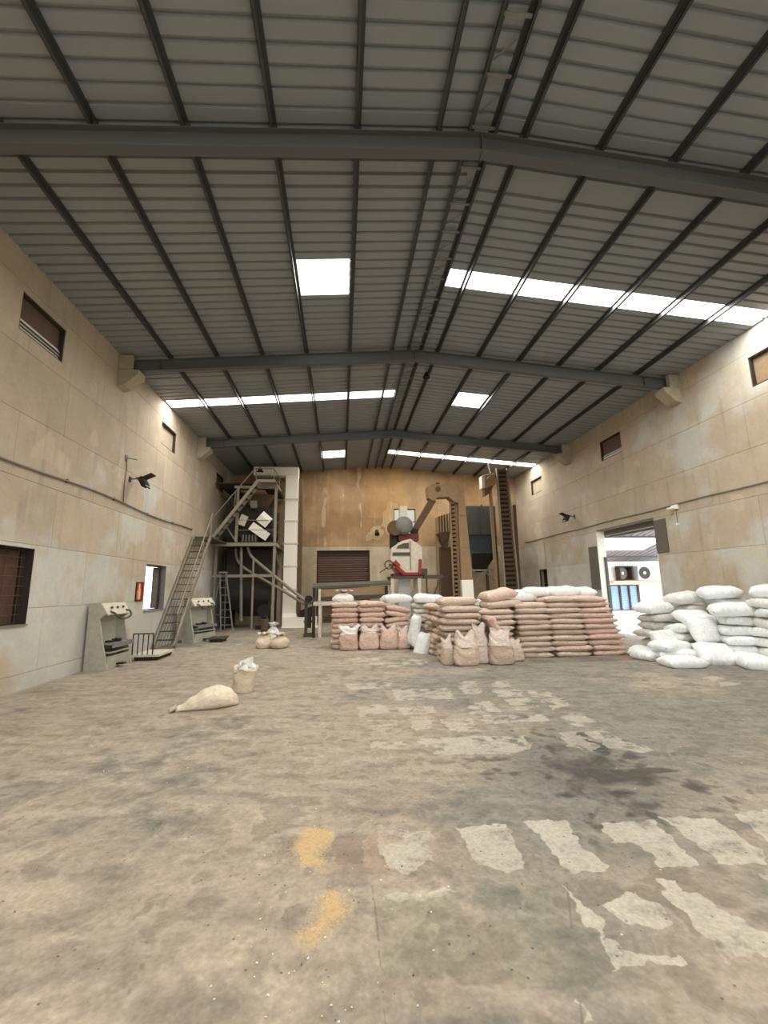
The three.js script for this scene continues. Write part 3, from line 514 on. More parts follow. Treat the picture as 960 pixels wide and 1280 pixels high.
// bagging scale cabinets along the left wall
function bagger(x, z, label, group, turn = 0) {
  const o = thing('bagging_machine', label, 'machine', [x, 0, z], group), W = 1.1, t = 0.04;   // faces +x, runs along -z
  const side = [[0, 0], [0.46, 0], [0.4, 0.28], [0.34, 0.5], [0.22, 1.05], [0.36, 1.16], [0.22, 1.38], [0, 1.38]];
  for (const s of [0, -W + t]) part(o, 'side_panel', prism(side, t, 0.004).translate(0, 0, s - t), M.greyGreen);
  part(o, 'back_plate', bx(0.0, 0.1, 0.02, 1.37, -W, -t - 0.005), M.greyGreen);
  part(o, 'top_plate', bx(0.1, 0.21, 1.32, 1.36, -W, -t - 0.005), M.greyGreen);
  const con = part(o, 'console', bxc(0.03, 0.29, W - 2 * t - 0.02, 0.285, 1.245, -W / 2 - t / 2 + 0.02, 0, 0, 0.56), M.cream);
  for (const k of [0.3, 0.55, 0.8]) part(con, 'knob', rod([0.3, 1.27, -k], [0.325, 1.285, -k], 0.025, 0.025, 12), M.railDark);
  part(o, 'handle', tube([[0.26, 1.2, -0.2], [0.4, 1.17, -0.2], [0.48, 1.08, -0.26], [0.47, 1.04, -0.4], [0.47, 1.04, -0.72], [0.48, 1.1, -0.84], [0.4, 1.19, -0.9], [0.26, 1.2, -0.9]], 0.022, 50), M.railDark);
  part(o, 'shelf', [bx(0.1, 0.5, 0.5, 0.53, -W + 0.05, -0.1), bx(0.48, 0.5, 0.44, 0.5, -W + 0.05, -0.1)], M.grey);
  part(o, 'tray', bx(0.1, 0.46, 0.33, 0.36, -W + 0.06, -0.1), M.greyGreen);
  part(o, 'clamp', [bx(0.2, 0.34, 0.532, 0.57, -0.48, -0.36), bx(0.24, 0.4, 0.532, 0.59, -0.66, -0.56), rod([0.3, 0.55, -0.4], [0.3, 0.6, -0.62], 0.014)], M.black);
  part(o, 'base_box', bx(0.05, 0.42, 0, 0.27, -W + 0.05, -0.09), M.greyGreen);
  part(o, 'pedal', bx(0.42, 0.56, 0.06, 0.09, -0.62, -0.46), M.black);
  o.rotation.y = turn;
  return o;
}
bagger(XL + 0.06, -9.95, 'grey-green bagging machine with curved handle, nearest on the left wall', 'bagging machines by the left wall');
bagger(-5.0, -14.75, 'grey-green bagging machine behind the foot of the steel staircase', 'bagging machines by the left wall', -0.35);
function scale(x, z, w, d, label, rail) {
  const o = thing('platform_scale', label, 'scale', [x, 0, z], 'floor scales by the bagging machines');
  part(o, 'base', [bx(-w / 2 + 0.04, w / 2 - 0.04, 0.03, 0.09, -d + 0.04, -0.04), ...[[-1, 0], [1, 0], [-1, 1], [1, 1]].map(([a, b]) => bx(a * (w / 2 - 0.09) - 0.03, a * (w / 2 - 0.09) + 0.03, 0, 0.03, b ? -d + 0.06 : -0.12, b ? -d + 0.12 : -0.06))], M.dark);
  part(o, 'platform', bx(-w / 2, w / 2, 0.09, 0.14, -d, 0), rail ? M.cream : M.railDark);
  if (rail) { const g = [rod([-w / 2, 0.14, -0.02], [-w / 2, 0.62, -0.02], 0.014), rod([w / 2 - 0.16, 0.14, -0.02], [w / 2 - 0.16, 0.62, -0.02], 0.014), rod([-w / 2, 0.62, -0.02], [w / 2 - 0.16, 0.62, -0.02], 0.014)]; part(o, 'rail_frame', g, M.brownDark); for (let i = 1; i < 4; i++) part(o, 'rail_bar', rod([lerp(-w / 2, w / 2 - 0.16, i / 4), 0.14, -0.02], [lerp(-w / 2, w / 2 - 0.16, i / 4), 0.61, -0.02], 0.012), M.brownDark); }
  else part(o, 'lever', bar([0, 0.15, -0.2], [0.45, 0.34, -0.5], 0.03), M.grey);
}
scale(-4.6, -11.2, 0.62, 0.95, 'cream platform scale with rail beside the nearest bagging machine', true);
scale(-3.95, -14.7, 0.5, 0.6, 'small dark platform scale beside the farther bagging machine', false);

// steel staircase up the left wall
{
  const o = thing('staircase', 'steep steel staircase leaning up along the left wall', 'staircase'), A = [0, 0.0, -13.35], B = [0, 3.52, -16.2], x0 = -5.28, x1 = -4.72, n = 15;
  for (const x of [x0, x1]) part(o, 'stringer', bar([x, 0.06, A[2]], [x, B[1], B[2]], 0.05, 0.12), M.rail);
  for (let i = 1; i <= n; i++) {
    const t = i / (n + 0.5), y = B[1] * t, z = lerp(A[2], B[2], t), tr = part(o, 'tread', [bx(x0 + 0.026, x1 - 0.026, y - 0.012, y + 0.012, z + 0.06, z + 0.09), bx(x0 + 0.026, x1 - 0.026, y - 0.012, y + 0.012, z - 0.1, z - 0.07)], M.railDark);
    for (let k = 1; k < 7; k++) { const x = lerp(x0, x1, k / 7); part(tr, 'grating_bar', bx(x - 0.006, x + 0.006, y - 0.012, y + 0.01, z - 0.069, z + 0.059), M.railDark); }
  }
  for (let k = 1; k < 7; k++) { const x = lerp(x0, x1, k / 7); part(o, 'back_rod', rod([x, 0.05, A[2] - 0.13], [x, B[1] - 0.12, B[2] - 0.08], 0.006, 0.006, 6), M.railDark); }
  part(o, 'handrail', [rod([x1 + 0.03, 0.95, A[2]], [x1 + 0.03, B[1] + 0.85, B[2]], 0.018)], M.rail);
  for (const t of [0.02, 0.36, 0.7, 0.98]) part(o, 'baluster', rod([x1 + 0.03, B[1] * t + 0.05, lerp(A[2], B[2], t)], [x1 + 0.03, B[1] * t + 0.94, lerp(A[2], B[2], t)], 0.014), M.rail);
  rebase(o);
}
// grading tower: posts, platforms, upper flight, machine inside
const TZ = -18.5, TR = -2.78;
{
  const o = thing('steel_platform', 'two-storey rusty steel platform frame with railings in the left corner', 'platform');
  const posts = [[TR, TZ, 6.05], [TR, -21.2, 6.05], [-5.2, TZ - 0.3, 3.45], [-5.2, -21.2, 6.05]];
  for (const [x, z, h] of posts) part(o, 'post', bx(x - 0.05, x + 0.05, 0, h, z - 0.05, z + 0.05), M.rail);
  part(o, 'post', bx(-4.4, -4.3, 3.58, 5.95, TZ - 0.05, TZ + 0.05), M.rail); part(o, 'post', bx(-4.4, -4.3, 3.58, 5.95, -21.25, -21.15), M.rail);
  // lower beam, main deck, landing, upper deck
  part(o, 'cross_beam', [bar([-5.25, 2.19, TZ + 0.1], [TR + 0.05, 2.19, TZ + 0.1], 0.06, 0.11)], M.rail);
  part(o, 'deck_beam', bx(-5.3, TR + 0.1, 3.4, 3.54, TZ + 0.06, TZ + 0.12), M.rail); part(o, 'deck_beam', bx(TR - 0.04, TR + 0.08, 3.4, 3.54, -21.3, TZ + 0.05), M.rail); part(o, 'deck_beam', bx(-5.3, TR, 3.4, 3.54, -21.3, -21.2), M.rail);
  part(o, 'deck_plate', bx(-5.3, TR + 0.08, 3.545, 3.57, -21.75, TZ + 0.1), M.railDark);  // deck plate stretched to the back wall to shade the corner below
  part(o, 'landing', [bx(-5.3, -4.7, 3.5, 3.545, TZ + 0.13, -16.2), bx(-5.3, -4.7, 3.4, 3.5, -16.27, -16.21)], M.railDark);
  part(o, 'upper_beam', [bx(-3.5, TR + 0.06, 5.95, 6.06, TZ + 0.07, TZ + 0.13)], M.rail); part(o, 'upper_beam', bx(-4.5, TR, 5.86, 5.97, TZ - 0.06, TZ + 0.06), M.rail); part(o, 'upper_beam', bx(TR - 0.05, TR + 0.06, 5.95, 6.05, -21.2, TZ), M.rail);
  part(o, 'upper_deck', bx(-5.28, TR + 0.05, 6.06, 6.085, -21.7, TZ + 0.1), M.railDark);  // upper deck likewise extended to the wall, to throw shade underneath
  // upper flight
  const z0 = TZ + 0.2, z1 = TZ + 0.7;
  for (const z of [z0, z1]) part(o, 'stringer', bar([-5.2, 3.57, z], [-3.4, 6.06, z], 0.05, 0.12), M.rail);
  for (let i = 1; i < 10; i++) { const t = i / 10; part(o, 'tread', bx(lerp(-5.2, -3.4, t) - 0.1, lerp(-5.2, -3.4, t) + 0.1, lerp(3.57, 6.06, t) - 0.012, lerp(3.57, 6.06, t) + 0.012, z0 + 0.026, z1 - 0.026), M.railDark); }
  part(o, 'handrail', [rod([-5.2, 4.4, z1], [-3.55, 6.55, z1], 0.02), rod([-3.55, 6.55, z1], [TR, 6.55, z1], 0.02), rod([TR, 6.55, z1], [TR, 6.55, -20.3], 0.02), rod([TR, 6.3, z1], [TR, 6.3, -20.3], 0.014)], M.rail);
  for (const [x, y, z, h] of [[-5.2, 3.6, z1, 0.8], [-4.3, 4.85, z1, 0.72], [-3.5, 6.06, z1, 0.49], [TR, 6.06, z1, 0.49], [TR, 6.06, -19.4, 0.49], [TR, 6.06, -20.3, 0.49]]) part(o, 'baluster', rod([x, y, z], [x, y + h, z], 0.015), M.rail);
  part(o, 'upper_walk', [bx(-3.45, TR + 0.05, 6.06, 6.085, TZ + 0.105, z1 + 0.05), bx(-3.45, TR + 0.05, 5.97, 6.06, z1 - 0.01, z1 + 0.05)], M.rail);
  for (const y of [4.08, 4.5]) part(o, 'guard_rail', [rod([-4.3, y, TZ + 0.03], [TR, y, TZ + 0.03], 0.013), rod([TR, y, TZ], [TR, y, -21], 0.013)], M.rail);
  for (const [a, b] of [[[TR, 3.4, TZ - 0.1], [TR, 2.5, -20]], [[-4.35, 3.6, TZ], [-4.75, 4.2, TZ]]]) part(o, 'brace', bar(a, b, 0.05), M.rail);
  rebase(o);
}
{
  const o = thing('grading_machine', 'dark grain grader with white ducts on the steel platform', 'machine');
  part(o, 'housing', [bx(-5.0, -3.0, 3.9, 5.2, -21.0, -19.2), hexa([[-4.9, 3.6, -19.4], [-3.2, 3.6, -19.4], [-3.2, 3.6, -20.8], [-4.9, 3.6, -20.8]], [[-5.0, 3.9, -19.2], [-3.0, 3.9, -19.2], [-3.0, 3.9, -21.0], [-5.0, 3.9, -21.0]])], M.dark);  // housing kept dark, also standing in for the shade of this corner
  part(o, 'feed_hopper', hexa([[-4.0, 5.2, -19.4], [-3.3, 5.2, -19.4], [-3.3, 5.2, -20.2], [-4.0, 5.2, -20.2]], [[-4.3, 5.75, -19.2], [-3.0, 5.75, -19.2], [-3.0, 5.75, -20.3], [-4.3, 5.75, -20.3]]), M.tanDark);
  part(o, 'duct', bxc(0.5, 0.32, 0.9, -3.3, 4.62, -18.95, 0.35, 0, -0.7), M.white, 'white slanted duct'); part(o, 'duct', bxc(0.85, 0.36, 0.5, -3.5, 4.08, -18.95, 0.1, 0.15, -0.62), M.white, 'white slanted duct');
  part(o, 'duct', bxc(0.3, 0.45, 0.3, -4.22, 4.55, -18.95, 0, 0.3, -0.35), M.cream); part(o, 'duct', bxc(0.28, 0.3, 0.3, -3.78, 5.25, -18.95, 0, 0.2, 0.05), M.grey);
  part(o, 'sieve_frame', [bx(-4.25, -3.55, 3.62, 3.95, -19.15, -18.85)], M.dark); for (let i = 0; i < 5; i++) part(o, 'spring', rod([-4.15 + i * 0.13, 3.65, -18.82], [-4.15 + i * 0.13, 3.92, -18.82], 0.03, 0.03, 10), M.grey);
  part(o, 'top_cover', bx(-4.3, -3.3, 5.76, 5.86, -20.2, -18.7), M.tan);
  rebase(o);
}
{
  const o = thing('storage_bin', 'added dark steel bin filling the shaded space under the platform', 'bin');  // bin added as a dark backdrop for the shadowed corner
  part(o, 'body', [bx(-4.95, -3.0, 1.2, 3.3, -21.1, -19.3), hexa([[-4.3, 0.5, -19.9], [-3.6, 0.5, -19.9], [-3.6, 0.5, -20.5], [-4.3, 0.5, -20.5]], [[-4.95, 1.2, -19.3], [-3.0, 1.2, -19.3], [-3.0, 1.2, -21.1], [-4.95, 1.2, -21.1]])], M.dark);
  for (const [x, z] of [[-4.9, -19.4], [-3.05, -19.4], [-4.9, -21], [-3.05, -21]]) part(o, 'leg', bx(x - 0.05, x + 0.05, 0, 1.2, z - 0.05, z + 0.05), M.dark);
  part(o, 'side_cover', bx(-5.0, -4.9, 0.02, 3.2, -20.8, -19.3), M.brownDark);  // side sheet added to shade the space under the platform
  part(o, 'motor', [rod([-3.25, 0.75, -19.1], [-3.25, 0.75, -19.45], 0.26, 0.26, 20), bx(-3.55, -2.98, 0.0, 0.12, -19.5, -19.0), bx(-3.35, -3.15, 0.12, 0.5, -19.4, -19.15)], M.black);
  rebase(o);
  const pp = thing('feed_pipes', 'pair of slanting steel pipes feeding the white bucket elevator', 'pipe');
  part(pp, 'pipe', tube([[-3.95, 3.38, -18.85], [-3.8, 3.05, -18.85], [-3.45, 2.72, -18.85], [-2.4, 1.85, -18.85], [-1.3, 0.98, -18.95]], 0.065, 40, 12), M.rail);
  part(pp, 'pipe', tube([[-4.5, 3.38, -19.05], [-4.38, 2.85, -19.05], [-4.1, 2.55, -19.05], [-2.6, 1.65, -19.05], [-1.5, 0.95, -19.1]], 0.055, 40, 12), M.rail);
  part(pp, 'down_pipe', [rod([-4.18, 3.38, TZ - 0.2], [-4.06, 0.45, TZ - 0.2], 0.06, 0.06, 12), rod([-4.06, 0.45, TZ - 0.2], [-4.02, 0.36, TZ - 0.1], 0.07, 0.06, 12)], M.grey); part(pp, 'down_pipe', rod([-3.66, 2.9, -18.7], [-3.64, 0.02, -18.7], 0.045, 0.045, 12), M.rail);
  rebase(pp);
}
function boltRows(x0, x1, ys, z) { const g = []; for (const y of ys) for (let k = 0; k < 5; k++) g.push(rod([lerp(x0, x1, (k + 0.5) / 5), y, z], [lerp(x0, x1, (k + 0.5) / 5), y, z + 0.02], 0.02, 0.02, 6)); return g; }
{
  const o = thing('bucket_elevator', 'tall white bucket elevator beside the steel platform', 'elevator'), z = -19.5;
  for (let i = 0; i < 6; i++) part(o, 'leg_section', bx(-2.52, -1.96, 0.62 + i * 1.0, 0.62 + (i + 1) * 1.0 - 0.015, z - 0.32, z), M.white);
  for (let i = 1; i < 6; i++) part(o, 'flange', [bx(-2.55, -1.93, 0.62 + i * 1 - 0.045, 0.62 + i * 1 + 0.03, z - 0.34, z + 0.018), ...boltRows(-2.55, -1.93, [0.62 + i * 1 - 0.025], z + 0.018)], M.cream);
  part(o, 'return_leg', bx(-1.95, -1.8, 0.45, 6.6, z - 0.75, z - 0.2), M.tanDark);
  const h = part(o, 'head', [bx(-3.95, -1.96, 6.7, 7.1, z - 0.4, z + 0.02), bx(-2.52, -1.96, 6.61, 6.71, z - 0.32, z)], M.white); part(h, 'bearing', [rod([-3.66, 6.95, z + 0.02], [-3.66, 6.95, z + 0.1], 0.1, 0.1, 14), bx(-3.8, -3.52, 6.84, 6.9, z + 0.02, z + 0.06)], M.dark);
  part(o, 'boot', [bx(-2.52, -1.06, 0.03, 0.44, z - 0.45, z + 0.05), hexa([[-2.52, 0.44, z + 0.05], [-1.9, 0.44, z + 0.05], [-1.9, 0.44, z - 0.4], [-2.52, 0.44, z - 0.4]], [[-2.52, 0.62, z], [-1.96, 0.62, z], [-1.96, 0.62, z - 0.32], [-2.52, 0.62, z - 0.32]]), bx(-2.56, -1.02, 0, 0.03, z - 0.45, z + 0.08)], M.white);
  part(o, 'access_slot', bx(-1.6, -1.25, 0.2, 0.3, z + 0.05, z + 0.06), M.dark);
  part(o, 'inlet_hopper', hexa([[-1.8, 0.441, z - 0.02], [-1.25, 0.441, z - 0.02], [-1.25, 0.441, z - 0.4], [-1.8, 0.441, z - 0.4]], [[-1.8, 0.7, z + 0.04], [-1.1, 0.95, z + 0.04], [-1.1, 0.95, z - 0.42], [-1.8, 0.7, z - 0.42]]), M.brownDark);
  rebase(o);
}
{
  const o = thing('step_ladder', 'grey A-frame step ladder standing under the steel platform', 'ladder'), z = -18.15;
  part(o, 'rail', bar([-4.66, 0, z + 0.12], [-4.86, 2.3, z - 0.1], 0.05, 0.03), M.grey); part(o, 'rail', bar([-4.2, 0, z + 0.12], [-4.62, 2.3, z - 0.1], 0.05, 0.03), M.grey);
  for (let i = 1; i < 8; i++) { const t = i / 8; part(o, 'rung', bar([lerp(-4.66, -4.86, t), 2.3 * t, lerp(z + 0.12, z - 0.1, t)], [lerp(-4.2, -4.62, t), 2.3 * t, lerp(z + 0.12, z - 0.1, t)], 0.05, 0.025), M.grey); }
  part(o, 'rear_leg', rod([-4.82, 2.25, z - 0.13], [-5.24, 0, z - 0.13], 0.02), M.grey); part(o, 'rear_leg', rod([-4.66, 2.25, z - 0.16], [-4.75, 0, z - 0.75], 0.02), M.grey);
  part(o, 'spreader', rod([-5.12, 0.68, z - 0.13], [-4.7, 0.68, z + 0.05], 0.012), M.grey); part(o, 'top_cap', bx(-4.9, -4.58, 2.3, 2.36, z - 0.18, z - 0.04), M.grey);
  rebase(o);
  const b = thing('drum', 'small rusty metal drum behind the three tied sacks', 'drum', [-3.0, 0, -18.0]);
  part(b, 'body', new THREE.LatheGeometry([[0.001, 0.02], [0.135, 0.02], [0.14, 0], [0.145, 0.02], [0.15, 0.2], [0.157, 0.215], [0.15, 0.23], [0.15, 0.44], [0.16, 0.455], [0.15, 0.47], [0.14, 0.46], [0.14, 0.06], [0.001, 0.06]].map((a) => new THREE.Vector2(...a)), 22), M.brown);
  part(b, 'handle', new THREE.TorusGeometry(0.14, 0.007, 6, 18, Math.PI).translate(0, 0.45, 0), M.railDark);
}
{ // long sorting table in front of the shutter
  const o = thing('sorting_table', 'long dusty vibrating table with dark sloping cover before the shutter', 'machine'), z0 = -15.3, z1 = -16.3;
  part(o, 'cover', hexa([[-1.0, 1.62, z0], [1.72, 1.72, z0], [1.72, 1.8, z1], [-1.0, 1.72, z1]], [[-1.0, 1.7, z0], [1.72, 1.8, z0], [1.72, 1.9, z1], [-1.0, 1.82, z1]]), M.olive);
  part(o, 'bed', hexa([[-0.75, 1.3, z0 - 0.02], [1.6, 1.36, z0 - 0.02], [1.6, 1.36, z1], [-0.75, 1.3, z1]], [[-0.75, 1.6, z0 - 0.02], [1.6, 1.7, z0 - 0.02], [1.6, 1.7, z1], [-0.75, 1.6, z1]]), M.tan, 'tan dusty side');
  part(o, 'side_rail', hexa([[-0.95, 1.2, z0 + 0.03], [1.7, 1.28, z0 + 0.03], [1.7, 1.28, z0 - 0.01], [-0.95, 1.2, z0 - 0.01]], [[-0.95, 1.34, z0 + 0.03], [1.7, 1.42, z0 + 0.03], [1.7, 1.42, z0 - 0.01], [-0.95, 1.34, z0 - 0.01]]), M.darkGreen);
  part(o, 'frame', [bx(-0.95, 1.7, 1.06, 1.2, z0 - 0.04, z0 + 0.02), bx(-0.95, 1.7, 1.06, 1.2, z1, z1 + 0.06)], M.cream);
  for (const x of [-0.72, 0.4, 1.6]) for (const z of [z0 - 0.03, z1 + 0.03]) part(o, 'leg', bx(x - 0.05, x + 0.05, 0, 1.06, z - 0.04, z + 0.04), M.cream);
  part(o, 'corner_post', [bx(-0.98, -0.88, 0, 1.64, z0 - 0.1, z0)], M.dark); part(o, 'corner_post', [bx(1.5, 1.6, 1.2, 1.7, z0 - 0.02, z0 + 0.05)], M.dark); part(o, 'corner_post', bx(-0.78, -0.7, 1.2, 1.62, z0, z0 + 0.06), M.cream);
  part(o, 'drive_box', bx(-0.62, -0.2, 0.72, 1.02, z0 - 0.35, z0 - 0.06), M.brown);
  rebase(o);
  const p = thing('motor_stand', 'dark motor stand between the elevator boot and the sorting table', 'machine');
  part(p, 'stand', [bx(-1.28, -1.18, 0.0, 1.3, -15.9, -15.8), bx(-1.02, -0.99, 0.02, 1.1, -15.9, -15.8), bx(-1.3, -0.99, 0, 0.1, -16.1, -15.6), bx(-1.3, -0.99, 1.1, 1.16, -16.1, -15.6)], M.railDark);
  part(p, 'motor', [rod([-1.15, 1.28, -15.65], [-1.15, 1.28, -16.05], 0.12, 0.12, 16)], M.dark); part(p, 'guard_plate', bx(-1.17, -1.03, 0.3, 0.9, -15.72, -15.66), M.brownDark);
  rebase(p);
}
{ // cream and red cleaner with blower
  const o = thing('seed_cleaner', 'cream and red grain cleaning machine with round blower drum', 'machine'), z = -16.9, zb = -17.9;
  for (const [x, zz] of [[1.95, z], [3.0, z], [1.95, zb], [3.0, zb]]) part(o, 'leg', bx(x - 0.06, x + 0.06, 0, 2.0, zz - 0.06, zz + 0.06), M.cream);
  part(o, 'inner_panel', bx(2.25, 2.72, 0, 2.0, z - 0.55, z - 0.45), M.frost); part(o, 'shelf', bx(1.86, 3.16, 1.98, 2.06, zb - 0.1, z + 0.08), M.railDark);
  part(o, 'sieve_base', [bx(2.0, 3.12, 2.06, 2.17, zb, z + 0.02)], M.redDark, 'dark red base'); part(o, 'red_bracket', [rod([2.02, 2.62, z + 0.12], [2.2, 2.42, z + 0.12], 0.1, 0.1, 14), rod([2.08, 2.42, z + 0.1], [2.4, 2.14, z + 0.1], 0.09, 0.09, 14), rod([3.02, 2.14, z + 0.1], [3.06, 2.7, z + 0.05], 0.06, 0.06, 12), bx(2.4, 3.08, 2.1, 2.2, z + 0.02, z + 0.1)], M.red, 'red pulley guards');
  const front = [[2.2, 2.18], [2.95, 2.18], [3.14, 2.5], [3.14, 3.15], [2.98, 3.32], [2.7, 3.5], [2.35, 3.42], [1.95, 3.16], [1.9, 2.75], [1.95, 2.5]];
  part(o, 'body', prism(front, 0.9, 0.01).translate(0, 0, zb + 0.1), M.cream);
  part(o, 'window_recess', prism([[2.12, 3.14], [2.62, 3.14], [2.62, 3.36], [2.4, 3.33], [2.2, 3.25]], 0.01).translate(0, 0, z + 0.032), M.railDark); part(o, 'slot', bx(1.98, 2.66, 2.86, 2.98, z + 0.03, z + 0.05), M.railDark); part(o, 'seam', bx(2.66, 2.69, 2.3, 3.44, z + 0.03, z + 0.05), M.tan);
  part(o, 'handwheel', [new THREE.TorusGeometry(0.16, 0.02, 8, 20).translate(1.82, 2.5, z + 0.1), rod([1.82, 2.5, z + 0.1], [1.95, 2.5, z], 0.02)], M.dark); part(o, 'lever', bar([1.85, 2.45, z + 0.12], [1.45, 2.2, z + 0.2], 0.035), M.railDark);
  part(o, 'inlet', [bx(2.25, 3.05, 3.46, 3.74, zb + 0.2, z - 0.1)], M.redDark, 'dark red inlet box'); part(o, 'duct_elbow', bx(1.95, 2.2, 3.14, 3.9, zb + 0.2, z - 0.2), M.dark);
  const d = part(o, 'blower', [rod([2.45, 4.05, z - 0.65], [2.45, 4.05, z + 0.0], 0.36, 0.36, 28), new THREE.SphereGeometry(0.34, 24, 12).scale(1, 1, 0.55).translate(2.45, 4.05, z + 0.0)], M.grey); part(d, 'fan_casing', [rod([2.1, 3.95, z - 0.2], [2.1, 3.95, z + 0.02], 0.3, 0.3, 24)], M.tanDark);
  part(o, 'outlet_duct', hexa([[2.3, 4.35, z - 0.1], [2.62, 4.35, z - 0.1], [2.62, 4.35, z - 0.5], [2.3, 4.35, z - 0.5]], [[2.34, 4.85, z - 0.1], [2.62, 4.85, z - 0.1], [2.62, 4.85, z - 0.5], [2.34, 4.85, z - 0.5]]), M.cream);
  part(o, 'side_table', [bx(3.2, 3.95, 1.98, 2.1, zb, z), bx(3.28, 3.34, 0, 1.98, z - 0.1, z - 0.04), bx(3.8, 3.86, 0, 1.98, z - 0.1, z - 0.04), bar([3.3, 0.6, z - 0.07], [3.82, 1.9, z - 0.07], 0.05), bx(3.12, 3.36, 2.1, 2.35, zb + 0.2, z - 0.1)], M.railDark);
  rebase(o);
}
{ // tan bucket elevator with chute into the cleaner
  const o = thing('bucket_elevator', 'tan bucket elevator with slanted chute into the cleaning machine', 'elevator'), z = -17.3;
  part(o, 'leg_section', hexa([[4.82, 0, z], [5.3, 0, z], [5.3, 0, z - 0.4], [4.82, 0, z - 0.4]], [[4.8, 1.9, z], [5.26, 1.9, z], [5.26, 1.9, z - 0.4], [4.8, 1.9, z - 0.4]]), M.white, 'white lower section');
  for (const [y0, y1] of [[1.91, 3.2], [3.21, 4.5], [4.51, 5.8]]) part(o, 'leg_section', hexa([[4.8, y0, z], [5.26 - (y0 - 1.9) * 0.055, y0, z], [5.26 - (y0 - 1.9) * 0.055, y0, z - 0.4], [4.8, y0, z - 0.4]], [[4.8, y1, z], [5.26 - (y1 - 1.9) * 0.055, y1, z], [5.26 - (y1 - 1.9) * 0.055, y1, z - 0.4], [4.8, y1, z - 0.4]]), M.tan);
  for (const x of [4.52, 4.76]) part(o, 'return_rail', bx(x - 0.03, x + 0.03, 0, 5.15, z - 0.3, z - 0.22), M.tan);
  part(o, 'belt', bx(4.56, 4.72, 0, 5.3, z - 0.34, z - 0.31), M.dark);
  for (let y = 0.1; y < 5.2; y += 0.17) part(o, 'belt_bucket', hexa([[4.57, y, z - 0.2], [4.71, y, z - 0.2], [4.71, y, z - 0.3], [4.57, y, z - 0.3]], [[4.57, y + 0.09, z - 0.16], [4.71, y + 0.09, z - 0.16], [4.71, y + 0.09, z - 0.3], [4.57, y + 0.09, z - 0.3]]), M.tan);
  part(o, 'head', prism([[3.55, 5.25], [3.75, 5.12], [3.95, 5.28], [4.4, 5.3], [4.62, 5.1], [4.8, 5.05], [4.8, 5.81], [3.7, 5.83], [3.52, 5.7]], 0.45, 0.01).translate(0, 0, z - 0.42), M.tan);
  part(o, 'drive', [rod([4.0, 5.84, z - 0.2], [4.0, 5.94, z - 0.2], 0.1, 0.08, 14), rod([3.95, 5.62, z + 0.03], [3.95, 5.62, z + 0.1], 0.1, 0.1, 16)], M.tanDark);
  part(o, 'chute', hexa([[2.88, 4.0, z - 0.05], [3.1, 3.88, z - 0.05], [3.1, 3.88, z - 0.35], [2.88, 4.0, z - 0.35]], [[3.6, 5.2, z - 0.05], [3.9, 5.14, z - 0.05], [3.9, 5.14, z - 0.35], [3.6, 5.2, z - 0.35]]), M.tanDark);
  part(o, 'chute_mouth', hexa([[2.82, 3.745, z], [3.06, 3.745, z], [3.06, 3.745, z - 0.4], [2.82, 3.745, z - 0.4]], [[2.82, 4.0, z], [3.12, 3.94, z], [3.12, 3.94, z - 0.4], [2.82, 4.0, z - 0.4]]), M.dark);
  rebase(o);
}
{ // slatted hopper on a leg behind it
  const o = thing('slatted_hopper', 'slatted brown hopper box on a stand behind the tan elevator', 'hopper'), z = -19.2;
  part(o, 'box', [hexa([[4.4, 4.05, z], [5.05, 4.2, z - 0.6], [5.0, 4.2, z - 1.2], [4.35, 4.05, z - 0.6]], [[4.4, 4.8, z], [5.05, 5.05, z - 0.6], [5.0, 5.05, z - 1.2], [4.35, 4.8, z - 0.6]])], M.tan);
  for (let i = 0; i <= 4; i++) { const t = i / 4, x = lerp(4.4, 5.05, t), zz = lerp(z, z - 0.6, t); part(o, 'slat', bx(x - 0.025, x + 0.025, lerp(4.05, 4.2, t), lerp(4.8, 5.05, t), zz, zz + 0.05), M.tanDark); }
  part(o, 'funnel', hexa([[4.7, 3.4, z - 0.6], [4.9, 3.4, z - 0.6], [4.9, 3.4, z - 0.8], [4.7, 3.4, z - 0.8]], [[4.4, 4.04, z], [5.05, 4.19, z - 0.6], [5.0, 4.19, z - 1.2], [4.35, 4.04, z - 0.6]]), M.brown);
  part(o, 'leg', bx(4.34, 4.46, 0, 4.0, z - 0.62, z - 0.5), M.tan); part(o, 'leg', bx(5.2, 5.3, 0, 4.0, z - 0.9, z - 0.8), M.tan); part(o, 'side_plate', bx(4.46, 5.2, 1.2, 3.5, z - 0.95, z - 0.9), M.tanDark); part(o, 'cross_bar', bx(4.35, 5.3, 2.1, 2.16, z - 0.48, z - 0.42), M.railDark);
  rebase(o);
}
